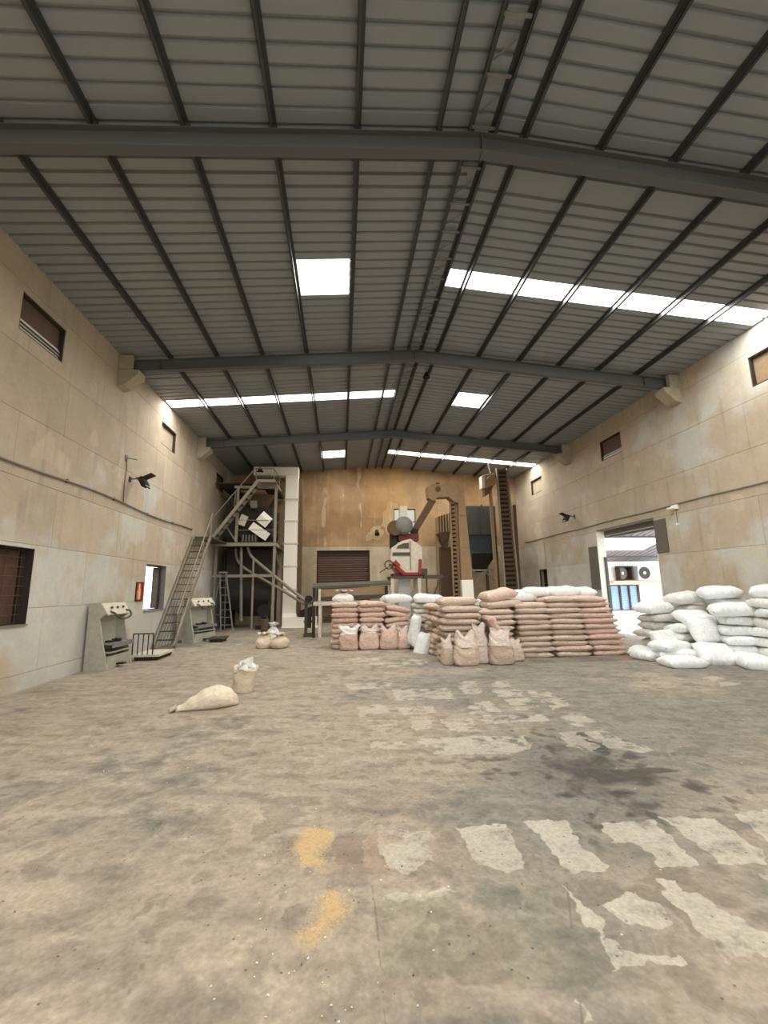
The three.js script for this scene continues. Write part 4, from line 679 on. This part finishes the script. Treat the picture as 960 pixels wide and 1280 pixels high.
{ // dark square bin
  const o = thing('storage_bin', 'tall dark green square bin on a stand between the elevators', 'bin'), z = -19.6;
  part(o, 'upper_panel', bx(5.86, 7.2, 4.0, 5.36, -21.2, z), M.darkGreen); part(o, 'stiffener', bx(6.5, 6.56, 4.0, 5.42, z, z + 0.05), M.steelDark);
  part(o, 'lower_panel', bx(5.86, 7.2, 3.2, 3.98, -21.2, z - 0.02), std('#2c3633', 0.8)); part(o, 'band', bx(5.84, 7.22, 3.14, 3.2, -21.2, z + 0.03), M.steelDark);
  part(o, 'cone', hexa([[6.4, 2.3, -20.2], [6.7, 2.3, -20.2], [6.7, 2.3, -20.5], [6.4, 2.3, -20.5]], [[5.88, 3.13, z - 0.03], [7.18, 3.13, z - 0.03], [7.18, 3.13, -21.2], [5.88, 3.13, -21.2]]), M.dark);
  for (const [x, zz] of [[5.9, z - 0.05], [7.15, z - 0.05], [5.9, -21.1], [7.15, -21.1]]) part(o, 'leg', bx(x - 0.06, x + 0.06, 0, 3.13, zz - 0.06, zz + 0.06), M.tanDark);
  part(o, 'brace', [bx(5.96, 7.09, 2.33, 2.41, z - 0.08, z - 0.02), bar([6.55, 2.33, z - 0.05], [7.0, 1.85, z - 0.05], 0.05), bar([6.5, 2.33, z - 0.05], [6.05, 1.7, z - 0.05], 0.05)], M.rail);
  rebase(o);
}
{ // ladder-like chain conveyor rising to the roof
  const o = thing('chain_conveyor', 'upright ladder-like bucket conveyor rising to the roof by right corner', 'conveyor'), z = -18.5, x0 = (y) => lerp(7.03, 6.98, y / 6.8), x1 = (y) => lerp(7.66, 7.46, y / 6.8);
  for (const f of [x0, x1]) part(o, 'side_rail', bar([f(0), 0, z], [f(6.9), 6.9, z], 0.07, 0.12), M.rail);
  part(o, 'return_rail', bar([6.78, 0, z - 0.3], [6.72, 6.6, z - 0.3], 0.12, 0.1), M.tan);
  part(o, 'belt', hexa([[7.06, 0, z - 0.1], [7.63, 0, z - 0.1], [7.63, 0, z - 0.13], [7.06, 0, z - 0.13]], [[7.01, 6.8, z - 0.1], [7.43, 6.8, z - 0.1], [7.43, 6.8, z - 0.13], [7.01, 6.8, z - 0.13]]), M.brownDark);
  for (let y = 0.12; y < 6.8; y += 0.2) part(o, 'bucket', hexa([[x0(y) + 0.05, y, z - 0.01], [x1(y) - 0.05, y, z - 0.01], [x1(y) - 0.05, y, z - 0.09], [x0(y) + 0.05, y, z - 0.09]], [[x0(y) + 0.05, y + 0.1, z + 0.05], [x1(y) - 0.05, y + 0.1, z + 0.05], [x1(y) - 0.05, y + 0.1, z - 0.09], [x0(y) + 0.05, y + 0.1, z - 0.09]]), M.tanDark);
  part(o, 'head', hexa([[6.42, 5.95, z - 0.1], [6.94, 6.2, z - 0.1], [6.94, 6.2, z - 0.5], [6.42, 5.95, z - 0.5]], [[6.42, 6.35, z - 0.1], [6.94, 6.75, z - 0.1], [6.94, 6.75, z - 0.5], [6.42, 6.35, z - 0.5]]), M.tan);
  part(o, 'head_cover', [bx(6.3, 6.42, 6.0, 6.56, z - 0.5, z - 0.08), bar([6.35, 6.56, z - 0.1], [6.7, 6.66, z - 0.1], 0.05)], M.cream); part(o, 'spout', hexa([[6.38, 5.6, z - 0.15], [6.56, 5.72, z - 0.15], [6.56, 5.72, z - 0.4], [6.38, 5.6, z - 0.4]], [[6.42, 5.94, z - 0.12], [6.86, 6.15, z - 0.12], [6.86, 6.15, z - 0.48], [6.42, 5.94, z - 0.48]]), M.brown);
  part(o, 'stay', rod([6.75, 6.7, z - 0.2], [6.62, 7.3, z - 0.2], 0.02), M.cream);
  part(o, 'guard_post', bx(7.82, 7.96, 0, 5.3, z - 0.6, z - 0.48), M.brown);
  part(o, 'guard_post', bx(7.62, 7.76, 0, 2.6, z - 0.5, z - 0.42), M.tan);
  rebase(o);
}

// ---------------------------------------------------------------- sacks
const speck = tex(256, 256, (u, v, c) => { const P = 32, h = (s, k) => { const x = u * s, y = v * s, xi = Math.floor(x), yi = Math.floor(y), a = hash2(xi % s, yi % s, k), b = hash2((xi + 1) % s, yi % s, k), d = hash2(xi % s, (yi + 1) % s, k), e = hash2((xi + 1) % s, (yi + 1) % s, k), fx = x - xi, fy = y - yi; return a + (b - a) * fx + (d - a) * fy + (a - b - d + e) * fx * fy; }; const n = h(P, 1) * 0.4 + h(64, 2) * 0.4 + h(8, 3) * 0.2, w = ((u * 64) % 1 < 0.5) !== ((v * 64) % 1 < 0.5) ? 4 : -4, g = 214 + (n - 0.5) * 100 + w; c[0] = g + 6; c[1] = g; c[2] = g - 6; }, true, true);
const soft = tex(256, 256, (u, v, c) => { const n = vnoise(u * 12, v * 12, 7), g = 238 + (n - 0.5) * 22; c[0] = g; c[1] = g + 1; c[2] = g; }, true, true);
const lump = tex(256, 256, (u, v, c) => { const n = vnoise(u * 26, v * 26, 3) * 0.6 + vnoise(u * 60, v * 60, 4) * 0.4; c[0] = c[1] = c[2] = n * 255; }, false, true);
const rep = (t, k) => { const q = t.clone(); q.repeat.set(k, k); q.needsUpdate = true; return q; };
const speck3 = rep(speck, 3), lump3 = rep(lump, 2.5), soft3 = rep(soft, 2.5);
const cloth = (hex, map = speck3, b = 0.006) => new THREE.MeshPhysicalMaterial({ color: hex, map, bumpMap: lump3, bumpScale: b, roughness: 0.62, sheen: 0.15, sheenColor: new THREE.Color('#ffffff'), sheenRoughness: 0.6 });
const SK = { pink: ['#f3d6c8', '#eccdbe', '#f5dacd', '#eac8b8'].map((h) => cloth(h)), brown: ['#e3d0be', '#e9d5c3', '#dbc8b6', '#ecd7c4'].map((h) => cloth(h)), white: ['#fbfdfb', '#f4f6f3', '#fdfdfb', '#efefe9'].map((h) => cloth(h, soft3, 0.0006)), dun: ['#e6e1d8', '#dad4ca'].map((h) => cloth(h, soft3, 0.0006)), cream: ['#ecdcc0', '#e3d2b4'].map((h) => cloth(h, soft3, 0.005)), clear: ['#f4f0ea', '#ebe4dc'].map((h) => cloth(h, soft3, 0.004)), head: ['#faeee4', '#f6e8dc'].map((h) => cloth(h)) };
function pillow(L, W, T, seed, sag = 0.012) {
  const nx = 22, ny = 14, pos = [], uv = [], idx = [], id = {};
  const put = (i, j, top) => {
    const edge = i === 0 || j === 0 || i === nx || j === ny, key = i + ',' + j + (edge ? '' : top ? 't' : 'b');
    if (key in id) return id[key];
    const u0 = (i / nx) * 2 - 1, v0 = (j / ny) * 2 - 1, u = Math.sign(u0) * Math.pow(Math.abs(u0), 0.8), v = Math.sign(v0) * Math.pow(Math.abs(v0), 0.75);
    const au = Math.abs(u), av = Math.abs(v), seam = smooth(0.93, 1, au), f = Math.pow(Math.max(0, (1 - Math.pow(Math.min(1, au / 0.97), 4.5)) * (1 - Math.pow(av, 3))), 0.42);
    const n = fbm(u * 2.4 + seed * 3.1, v * 2.2 + seed, 4, seed) - 0.5, wr = Math.sin(v * 15 + seed + n * 5) * 0.016 * Math.pow(au, 4), wl = Math.sin(u * 11 + seed * 2 + n * 4) * 0.006 * Math.pow(av, 3);
    const x = (L / 2) * u * (1 - 0.05 * (1 - v * v) * Math.pow(au, 4)) + n * 0.015, z = (W / 2) * v * (1 - 0.07 * (1 - u * u) * 0 - 0.08 * Math.pow(au, 6)) + n * 0.02 + wl;
    const ym = T * 0.42 + n * sag * 2, y = top ? ym + T * 0.56 * f * (1 + n * 0.35) + wr : Math.max(0, ym - T * 0.42 * Math.min(1, 1.5 * f) + wr * 0.5);
    pos.push(x, edge ? ym + wr : y, z); uv.push(x + seed * 0.37, z + (top ? 0 : 0.3));
    return (id[key] = pos.length / 3 - 1);
  };
  for (const top of [true, false]) for (let i = 0; i < nx; i++) for (let j = 0; j < ny; j++) {
    const a = put(i, j, top), b = put(i + 1, j, top), c = put(i + 1, j + 1, top), d = put(i, j + 1, top);
    if (top) idx.push(a, c, b, a, d, c); else idx.push(a, b, c, a, c, d);
  }
  const g = new THREE.BufferGeometry(); g.setAttribute('position', new THREE.Float32BufferAttribute(pos, 3)); g.setAttribute('uv', new THREE.Float32BufferAttribute(uv, 2)); g.setIndex(idx); g.computeVertexNormals();
  return g;
}
// closed skin through rings: ring(t) -> {c:[x,y,z], a, b, e} ; a along x, b along second axis
function skin(n, m, ring, seed, cap0 = true, cap1 = true, amp = 0.012) {
  const pos = [], uv = [], idx = [];
  for (let i = 0; i <= n; i++) {
    const t = i / n, r = ring(t);
    for (let j = 0; j <= m; j++) {
      const th = ((j % m) / m) * Math.PI * 2, cs = Math.cos(th), sn = Math.sin(th), p = 2 / (r.e ?? 2), k = 1 + (fbm(cs * 2.2 + t * 3 + seed, sn * 2.2 + t * 4, 3, seed) - 0.5) * (amp / 0.05) * (r.w ?? 1) * 0.6;
      const x = r.a * Math.sign(cs) * Math.pow(Math.abs(cs), p) * k, q = r.b * Math.sign(sn) * Math.pow(Math.abs(sn), p) * k;
      pos.push(...r.at(x, q)); uv.push((j / m) * 1.2 + seed * 0.3, t * 0.7);
    }
  }
  for (let i = 0; i < n; i++) for (let j = 0; j < m; j++) { const a = i * (m + 1) + j, b = a + 1, c = a + m + 2, d = a + m + 1; idx.push(a, c, b, a, d, c); }
  const cap = (i, flip) => { const r = ring(i / n), k = pos.length / 3; pos.push(...r.at(0, 0)); uv.push(0.5, 0.5); for (let j = 0; j < m; j++) { const a = i * (m + 1) + j; if (flip) idx.push(k, a, a + 1); else idx.push(k, a + 1, a); } };
  if (cap0) cap(0, true); if (cap1) cap(n, false);
  const g = new THREE.BufferGeometry(); g.setAttribute('position', new THREE.Float32BufferAttribute(pos, 3)); g.setAttribute('uv', new THREE.Float32BufferAttribute(uv, 2)); g.setIndex(idx); g.computeVertexNormals();
  return g;
}
const ORD = ['bottom', 'second', 'third', 'fourth', 'fifth', 'sixth', 'seventh', 'eighth', 'ninth', 'tenth', 'eleventh', 'twelfth'];
const R = rng(4711), jit = (a) => (R() - 0.5) * 2 * a;
const bank = {};
function variants(L, W, T, n = 6) { const k = [L, W, T].join(); return (bank[k] ??= Array.from({ length: n }, (_, i) => pillow(L, W, T, i + 1 + Math.round(L * 100)))); }
function sack(geo, mats, x, y, z, rot, label, group) {
  const m = meshOf(numbered('grain_sack'), geo, mats[Math.floor(R() * mats.length)]);
  m.position.set(x, y, z); m.scale.set(0.94 + 0.1 * R(), 1, 0.95 + 0.1 * R()); m.rotation.set(rot[0] || 0, rot[1] || 0, rot[2] || 0, 'YXZ'); scene.add(m);
  return tag(m, label, 'sack', group);
}
function column({ x, z, n, L = 0.9, W = 0.55, T = 0.14, pitch = 0.128, yaw = 0, mats, label, group, jx = 0.025, jz = 0.02, jy = 0.04, tilt = 0, lean = 0, skip = 0, rock = 0.02 }) {
  const vs = variants(L, W, T);
  for (let i = skip; i < n; i++) sack(vs[Math.floor(R() * vs.length)], mats, x + lean * i + jit(jx), i * pitch, z + jit(jz), [jit(rock), yaw + jit(jy) + (R() < 0.5 ? Math.PI : 0), (tilt * i) / n + jit(rock)], label(ORD[i], i), group);
}
// left stack: three columns of pink sacks, two deep
['left', 'middle', 'right'].forEach((c, k) => { for (const [q, w] of [[0, 'front'], [1, 'back']]) column({ x: [0.09, 0.83, 1.55][k], z: -12.55 - q * 0.54, n: [9, 9, 8][k], L: 0.73, W: 0.52, T: 0.15, pitch: 0.138, mats: SK.pink, tilt: k === 2 ? 0.22 : 0, jx: 0.03, label: (o) => `pink sack, ${o} layer of the ${c} column, ${w} row of the left stack`, group: 'pink sacks in the left stack' }); });
// column of white sacks between the two stacks
column({ x: 2.38, z: -12.35, n: 9, L: 0.75, W: 0.55, T: 0.142, pitch: 0.132, mats: SK.dun, jx: 0.06, jy: 0.15, label: (o) => `off-white sack, ${o} layer of the white column between both stacks`, group: 'white sacks between the stacks' });
// long middle stack
for (const [q, zz] of [[0, -9.86], [1, -10.43], [2, -11.0], [3, -11.57]]) column({ x: 2.62, z: zz, n: 9, T: 0.143, pitch: 0.133, mats: SK.brown, jx: 0.05, label: (o) => `brown sack, ${o} layer, left end column of the long stack, ${['front', 'second', 'third', 'rear'][q]} row`, group: 'brown sacks in the long stack' });
['first', 'second', 'third', 'fourth'].forEach((c, k) => { for (const [q, w] of [[0, 'front'], [1, 'rear']]) column({ x: [3.52, 4.42, 5.32, 6.26][k], z: -10.18 - q * 0.57, n: [9, 10, 11, 11][k], L: 0.9, T: 0.134, pitch: 0.123, mats: k === 3 ? SK.pink : k === 2 ? [...SK.pink.slice(0, 2), ...SK.brown] : SK.brown, lean: k === 3 ? -0.045 : k === 2 ? -0.02 : 0, jx: 0.045, jy: 0.06, rock: 0.025, label: (o) => `brown-pink sack, ${o} layer of the ${c} wide column, ${w} row, long stack`, group: 'brown sacks in the long stack' }); });
// loose sacks on top
const big = variants(0.85, 0.58, 0.24), flat = variants(0.9, 0.55, 0.17);
const place = (geo, mats, p, r, label, group) => sack(geo, mats, ...p, r, label, group);
place(big[0], SK.white, [1.58, 1.2, -12.75], [0, 0.2, 0], 'plump white sack on top at the left of the white column', 'loose sacks on the stacks');
place(big[1], SK.white, [2.4, 1.2, -12.2], [0.05, -0.15, -0.06], 'plump white sack lying on top of the white column', 'loose sacks on the stacks');
place(flat[1], SK.brown, [2.75, 1.215, -10.5], [0.02, 0.1, -0.03], 'flat brown sack on top of the left end column', 'loose sacks on the stacks');
place(flat[2], SK.brown, [2.6, 1.212, -9.95], [0, 0.05, 0.02], 'tan sack capping the front of the left end column', 'loose sacks on the stacks');
place(flat[3], SK.white, [3.45, 1.13, -10.85], [0, 0.5, 0.05], 'white sack peeping over the first wide column', 'loose sacks on the stacks');
place(flat[4], SK.brown, [3.75, 1.13, -10.2], [0, 0.12, 0.05], 'brown sack lying under the tilted tan sack', 'loose sacks on the stacks');
place(big[2], SK.pink, [3.72, 1.31, -10.28], [0.05, 0.16, 0.16], 'tilted tan-pink sack standing proud on top of the long stack', 'loose sacks on the stacks');
for (const [i, x, y, z, a, w] of [[0, 4.35, 1.25, -10.75, 0.1, 'leftmost'], [1, 4.95, 1.35, -10.75, -0.1, 'second'], [2, 5.45, 1.36, -10.6, 0.15, 'third'], [3, 5.95, 1.33, -10.75, -0.2, 'fourth'], [4, 4.75, 1.28, -11.2, 0.3, 'rear']]) place(big[i], SK.white, [x, y, z], [0, a, 0], `${w} white sack in the row on top of the long stack`, 'white sacks on the long stack');
// upright open-topped sacks with clear gathered tops
function upright(x, z, W, D, H, yaw, lean, seed, mats, label, group, fill = 0.72, flare = 0) {
  const o = thing('standing_sack', label, 'sack', [x, 0, z], group);
  const ring = (t0, t1) => (s) => {
    const t = lerp(t0, t1, s), top = Math.max(0, (t - 0.5) / 0.5), base = t < 0.08 ? 0.86 + 0.14 * Math.sqrt(t / 0.08) : 1;
    const a = (W / 2) * (1 - 0.2 * smooth(0.3, 0.9, t) + flare * smooth(0.75, 1, t)) * base, b = Math.max(0.012, (D / 2) * (0.88 + 0.16 * Math.sin(Math.PI * Math.min(1, t * 1.3))) * Math.sqrt(Math.max(0, 1 - Math.pow(top, 1.7)))) * base;
    return { a, b, e: lerp(3.8, 2.1, t), w: 1 + 1.5 * top, at: (p, q) => [p + 0.02 * Math.sin(t * 5 + seed) * t, H * t * (1 + (t > 0.85 ? (t - 0.85) * (0.9 * Math.abs(p / (a + 0.001)) - 0.5 + 0.5 * Math.sin(p * 22 + seed)) : 0)), q + 0.025 * Math.sin(p * 17 + seed) * top] };
  };
  part(o, 'filled_body', skin(14, 30, ring(0, fill), seed, true, true, 0.02), mats[seed % mats.length]); part(o, 'gathered_top', skin(10, 30, ring(fill, 1), seed, false, true, 0.02), flare ? SK.clear[0] : SK.head[seed % 2], 'pale plastic top');
  o.rotation.set(lean, yaw, 0, 'YXZ'); return o;
}
[[0.2, 0.5, 0.3, 0.62, 'leftmost standing sack with wide white top before the left stack'], [0.74, 0.53, 0.3, 0.6, 'second standing pink sack from the left before the left stack'], [1.27, 0.5, 0.3, 0.58, 'third standing pink sack from the left before the left stack'], [1.68, 0.36, 0.3, 0.56, 'fourth standing pink sack with folded side before the left stack'], [2.02, 0.3, 0.28, 0.5, 'small rightmost standing pink sack before the left stack']].forEach(([x, W, D, H, l], i) => upright(x, -12.08, W, D, H, jit(0.1), -0.06, i + 3, SK.pink, l, 'standing sacks before the left stack', [0.66, 0.76, 0.85, 0.88, 0.85][i], i ? 0 : 0.35));
upright(2.6, -9.3, 0.52, 0.32, 0.66, 0.05, -0.05, 11, SK.brown, 'large standing sack with pale wrinkled top before the long stack', 'standing sacks before the long stack', 0.55);
upright(2.24, -9.44, 0.26, 0.22, 0.56, 0.3, -0.05, 12, SK.brown, 'narrow standing sack half hidden left of the large standing sack', 'standing sacks before the long stack', 0.6);
upright(2.98, -9.47, 0.34, 0.2, 0.8, -0.1, -0.08, 13, SK.head, 'whitish standing sack behind the two front standing sacks', 'standing sacks before the long stack', 0.45);
upright(3.36, -9.28, 0.5, 0.3, 0.7, -0.05, -0.04, 14, SK.brown, 'right-hand standing sack with pale top before the long stack', 'standing sacks before the long stack', 0.55);
upright(3.78, -9.6, 0.38, 0.26, 0.46, 0.15, -0.12, 15, SK.brown, 'low slumped standing sack at the right before the long stack', 'standing sacks before the long stack', 0.65);
place(variants(0.72, 0.46, 0.2)[1], SK.pink, [3.22, 0.72, -9.66], [1.15, Math.PI * 0.5, 0.0], 'pink sack draped down the front of the long stack', 'loose sacks on the stacks');
// white sacks hanging and leaning in the gap
for (const [x, y, z, r, l] of [[2.02, 0.42, -11.8, [0, 0.1, 1.35], 'tall white sack leaning in the gap left of the long stack'], [2.12, 0.02, -11.35, [0, 0.4, 1.2], 'white sack leaning at the foot of the gap']]) place(variants(0.8, 0.56, 0.22)[Math.floor(R() * 6)], SK.white, [x, y + 0.05, z], r, l, 'white sacks between the stacks');
// tied sack with ruffled neck
function tied(x, y, z, r, h, yaw, tip, seed, mats, label, group) {
  const o = thing('tied_sack', label, 'sack', [x, y, z], group);
  const prof = (t) => t < 0.9 ? r * Math.pow(Math.sin(Math.PI * (0.18 + (t / 0.9) * 0.76)), 0.5) : r * lerp(0.43, 0.3, (t - 0.9) / 0.1);
  part(o, 'body', skin(16, 26, (t) => ({ a: prof(t), b: prof(t) * 0.85, e: 2.3, at: (p, q) => [p, h * 0.85 * t, q] }), seed, true, true, 0.02), mats[seed % mats.length]);
  part(o, 'ruffle', skin(6, 26, (t) => ({ a: r * lerp(0.3, 0.72, t), b: r * lerp(0.26, 0.5, t), w: 3, at: (p, q) => [p, h * lerp(0.85, 1, t) + 0.02 * Math.sin(Math.atan2(q, p) * 5 + seed), q] }), seed + 3, false, true, 0.04), mats[0]);
  part(o, 'tie', new THREE.TorusGeometry(r * 0.3, 0.008, 6, 16).rotateX(Math.PI / 2).translate(0, h * 0.84, 0), M.brown);
  o.rotation.set(tip, yaw, 0, 'YXZ'); return o;
}
tied(0.05, 1.2, -12.6, 0.3, 0.36, 0.4, 0, 21, [SK.pink[2], SK.clear[0]], 'ruffled tied pink sack on top of the left column', 'loose sacks on the stacks');
tied(-2.16, 0, -12.98, 0.24, 0.42, 0.2, 0, 22, SK.cream, 'left sack of the tied cluster on the open floor', 'tied sacks on the floor');
tied(-1.72, 0, -12.92, 0.29, 0.4, 1.0, 0.0, 23, SK.cream, 'round right sack of the tied cluster on the open floor', 'tied sacks on the floor');
tied(-1.98, 0, -13.38, 0.25, 0.66, 2.0, 0, 24, SK.clear, 'tall rear pale sack of the tied cluster on the open floor', 'tied sacks on the floor');
{ // the two sacks nearest the camera on the left
  const o = thing('lying_sack', 'cream half-empty sack lying on the floor, nearest to the camera', 'sack', [-1.86, 0, -6.66], 'two cream sacks on the bare floor');
  const RP = [[0, 0.045], [0.1, 0.055], [0.25, 0.11], [0.45, 0.165], [0.65, 0.185], [0.85, 0.155], [0.95, 0.1], [1, 0.05]], r = (t) => { let i = 0; while (i < 6 && RP[i + 1][0] < t) i++; return lerp(RP[i][1], RP[i + 1][1], smooth(RP[i][0], RP[i + 1][0], t)); };
  part(o, 'body', skin(26, 26, (t) => { const R0 = r(t) ; return { a: R0 * 1.05, b: R0 * 0.8, e: 2.4, at: (p, q) => [lerp(-0.4, 0.42, t), Math.max(0.002, R0 * 0.7 + q), p] }; }, 31, true, true, 0.022), SK.cream[0]);
  part(o, 'loose_mouth', skin(5, 20, (t) => ({ a: lerp(0.05, 0.085, t), b: lerp(0.04, 0.02, t), w: 2, at: (p, q) => [lerp(-0.39, -0.47, t), Math.max(0.003, 0.04 * (1 - t) + 0.02 + q), p] }), 33, false, true, 0.03), SK.cream[1]);
  o.rotation.y = 0.38;
  const s = thing('open_sack', 'cream open-mouthed sack of pale scraps standing on the floor', 'sack', [-1.58, 0, -7.6], 'two cream sacks on the bare floor');
  part(s, 'body', skin(14, 28, (t) => ({ a: 0.175 * (0.86 + 0.2 * t), b: 0.15 * (0.86 + 0.2 * t), e: 2.6, at: (p, q) => [p, 0.36 * t, q] }), 35, true, false, 0.02), SK.cream[1]);
  part(s, 'rolled_rim', (() => { const g = new THREE.TorusGeometry(0.17, 0.032, 8, 30), p = g.attributes.position; g.rotateX(Math.PI / 2); for (let i = 0; i < p.count; i++) { const a = Math.atan2(p.getZ(i), p.getX(i)); p.setY(i, p.getY(i) + 0.36 + 0.025 * Math.sin(a * 4 + 1) + 0.02 * Math.sin(a * 7)); p.setZ(i, p.getZ(i) * 0.88); } g.computeVertexNormals(); return g; })(), SK.cream[0]);
  for (let i = 0; i < 9; i++) { const a = i * 2.4, q = 0.035 * Math.sqrt(i), g = new THREE.IcosahedronGeometry(0.055 + 0.02 * R(), 1), p = g.attributes.position; for (let k = 0; k < p.count; k++) { const n = 1 + (vnoise(p.getX(k) * 30 + i, p.getY(k) * 30 + p.getZ(k) * 17, 3) - 0.5) * 0.7; p.setXYZ(k, p.getX(k) * n, p.getY(k) * n, p.getZ(k) * n); } g.computeVertexNormals(); g.translate(Math.cos(a) * q * 1.2, 0.35 + 0.035 * R() + (i < 3 ? 0.05 : 0), Math.sin(a) * q); part(s, 'crumpled_scrap', g, SK.clear[i % 2]); }
  part(s, 'raised_flap', bxc(0.11, 0.13, 0.012, 0.05, 0.45, -0.1, 0.2, 0.3, 0.15), SK.clear[0]);
  s.rotation.set(0.1, 0.2, -0.1, 'YXZ');
}
// white heap along the right wall
const heap = (n, x, z, yaw, c, extra = {}) => column({ x, z, n, L: 0.82, W: 0.58, T: 0.195, pitch: 0.186, yaw, mats: c[1] || SK.white, jx: 0.06, jz: 0.05, jy: 0.16, rock: 0.06, label: (o) => `white sack, ${o} layer of the ${c[0]} column in the right heap`, group: 'white sacks in the right heap', ...extra });
heap(5, 7.5, -10.0, 0.05, ['doorway-side', SK.dun]); heap(4, 7.78, -9.4, 0.1, ['slope', [...SK.dun, ...SK.white]]); heap(6, 8.3, -9.9, 0.1, ['middle rear', [...SK.dun, ...SK.white]]); heap(5, 8.24, -8.72, 1.15, ['front']); heap(7, 8.66, -9.3, 1.3, ['wall-side']); heap(7, 8.42, -8.0, 1.25, ['picture-edge', [...SK.dun, ...SK.white]]); heap(7, 8.6, -7.24, 1.3, ['nearest', SK.dun]);
const W1 = variants(0.8, 0.55, 0.25), W2 = variants(0.78, 0.52, 0.2);
[[W2[0], [6.72, 0, -8.42], [0, -0.1, 0], 'single white sack lying foremost on the floor'],
 [W2[1], [6.75, 0, -9.35], [0, 0.3, 0], 'flat white sack on the floor at the left tip of the heap'],
 [W2[2], [7.1, 0.06, -9.0], [0.06, -0.35, 0.04], 'white sack slumped behind the foremost one'],
 [W2[3], [7.05, 0.22, -9.1], [0.05, 0.2, 0], 'small white sack resting on the slumped floor sacks'],
 [W1[0], [7.62, 0.1, -8.62], [0.75, -0.25, -0.12], 'white sack with pointed ears leaning at the foot of the heap'],
 [W1[1], [7.28, 0.3, -9.5], [1.0, 0.2, 0.1], 'leaning white sack on the left slope of the heap'],
 [W1[2], [7.85, 0.76, -9.3], [0.3, -0.1, -0.05], 'leaning white sack in the middle of the slope'],
 [W1[3], [7.4, 0.96, -9.98], [0.08, 0.2, 0.05], 'plump white sack on top of the doorway-side column'],
 [W1[4], [7.75, 0.55, -9.02], [1.05, 0.1, -0.1], 'white sack tipped over the edge near the doorway-side column'],
 [W1[5], [8.15, 1.18, -9.85], [0.05, 0.1, 0.1], 'white sack crowning the middle rear column'],
 [W1[0], [8.45, 1.3, -9.2], [0.1, -0.4, 0.05], 'plump white sack crowning the front column'],
 [W1[1], [8.15, 0.96, -8.62], [0.12, -0.5, 0.06], 'bulging white sack jutting from the upper front of the heap'],
 [W1[2], [8.6, 1.32, -8.2], [0, 0.7, 0.0], 'white sack on the crest near the picture edge'],
 [W1[3], [7.95, 0, -8.1], [0.05, 1.1, 0.03], 'pale sack lying on the floor against the front of the heap'],
 [W2[4], [6.98, 0, -9.95], [0, 0.8, 0], 'greyish sack on the floor beside the doorway-side column']].forEach(([g, p, r, l]) => place(g, SK.white, p, r, l, 'loose white sacks on the right heap'));

// ---------------------------------------------------------------- scattered kernels on the floor
{
  const g = new THREE.SphereGeometry(0.0035, 6, 4).scale(1.5, 0.7, 1), n = 200, m = new THREE.InstancedMesh(g, std('#ffffff', 0.8), n), q = new THREE.Object3D(), col = new THREE.Color();
  for (let i = 0; i < n; i++) { const near = R() < 0.35; q.position.set(near ? -0.05 + jit(0.5) : lerp(-3.5, 4.5, R()), 0.0035, near ? -2.7 + jit(0.8) : lerp(-6.5, -1.6, R())); q.rotation.y = R() * 6; q.scale.setScalar(0.6 + R() * 0.8); q.updateMatrix(); m.setMatrixAt(i, q.matrix); m.setColorAt(i, col.set(R() < 0.6 ? '#dcc9a0' : R() < 0.6 ? '#efe6d2' : '#6b5a45')); }
  m.name = 'scattered_kernels'; m.receiveShadow = true; scene.add(m); tag(m, 'loose grain kernels and chips scattered over the near floor', 'grain', null, 'stuff');
}
renderer.render(scene, camera);
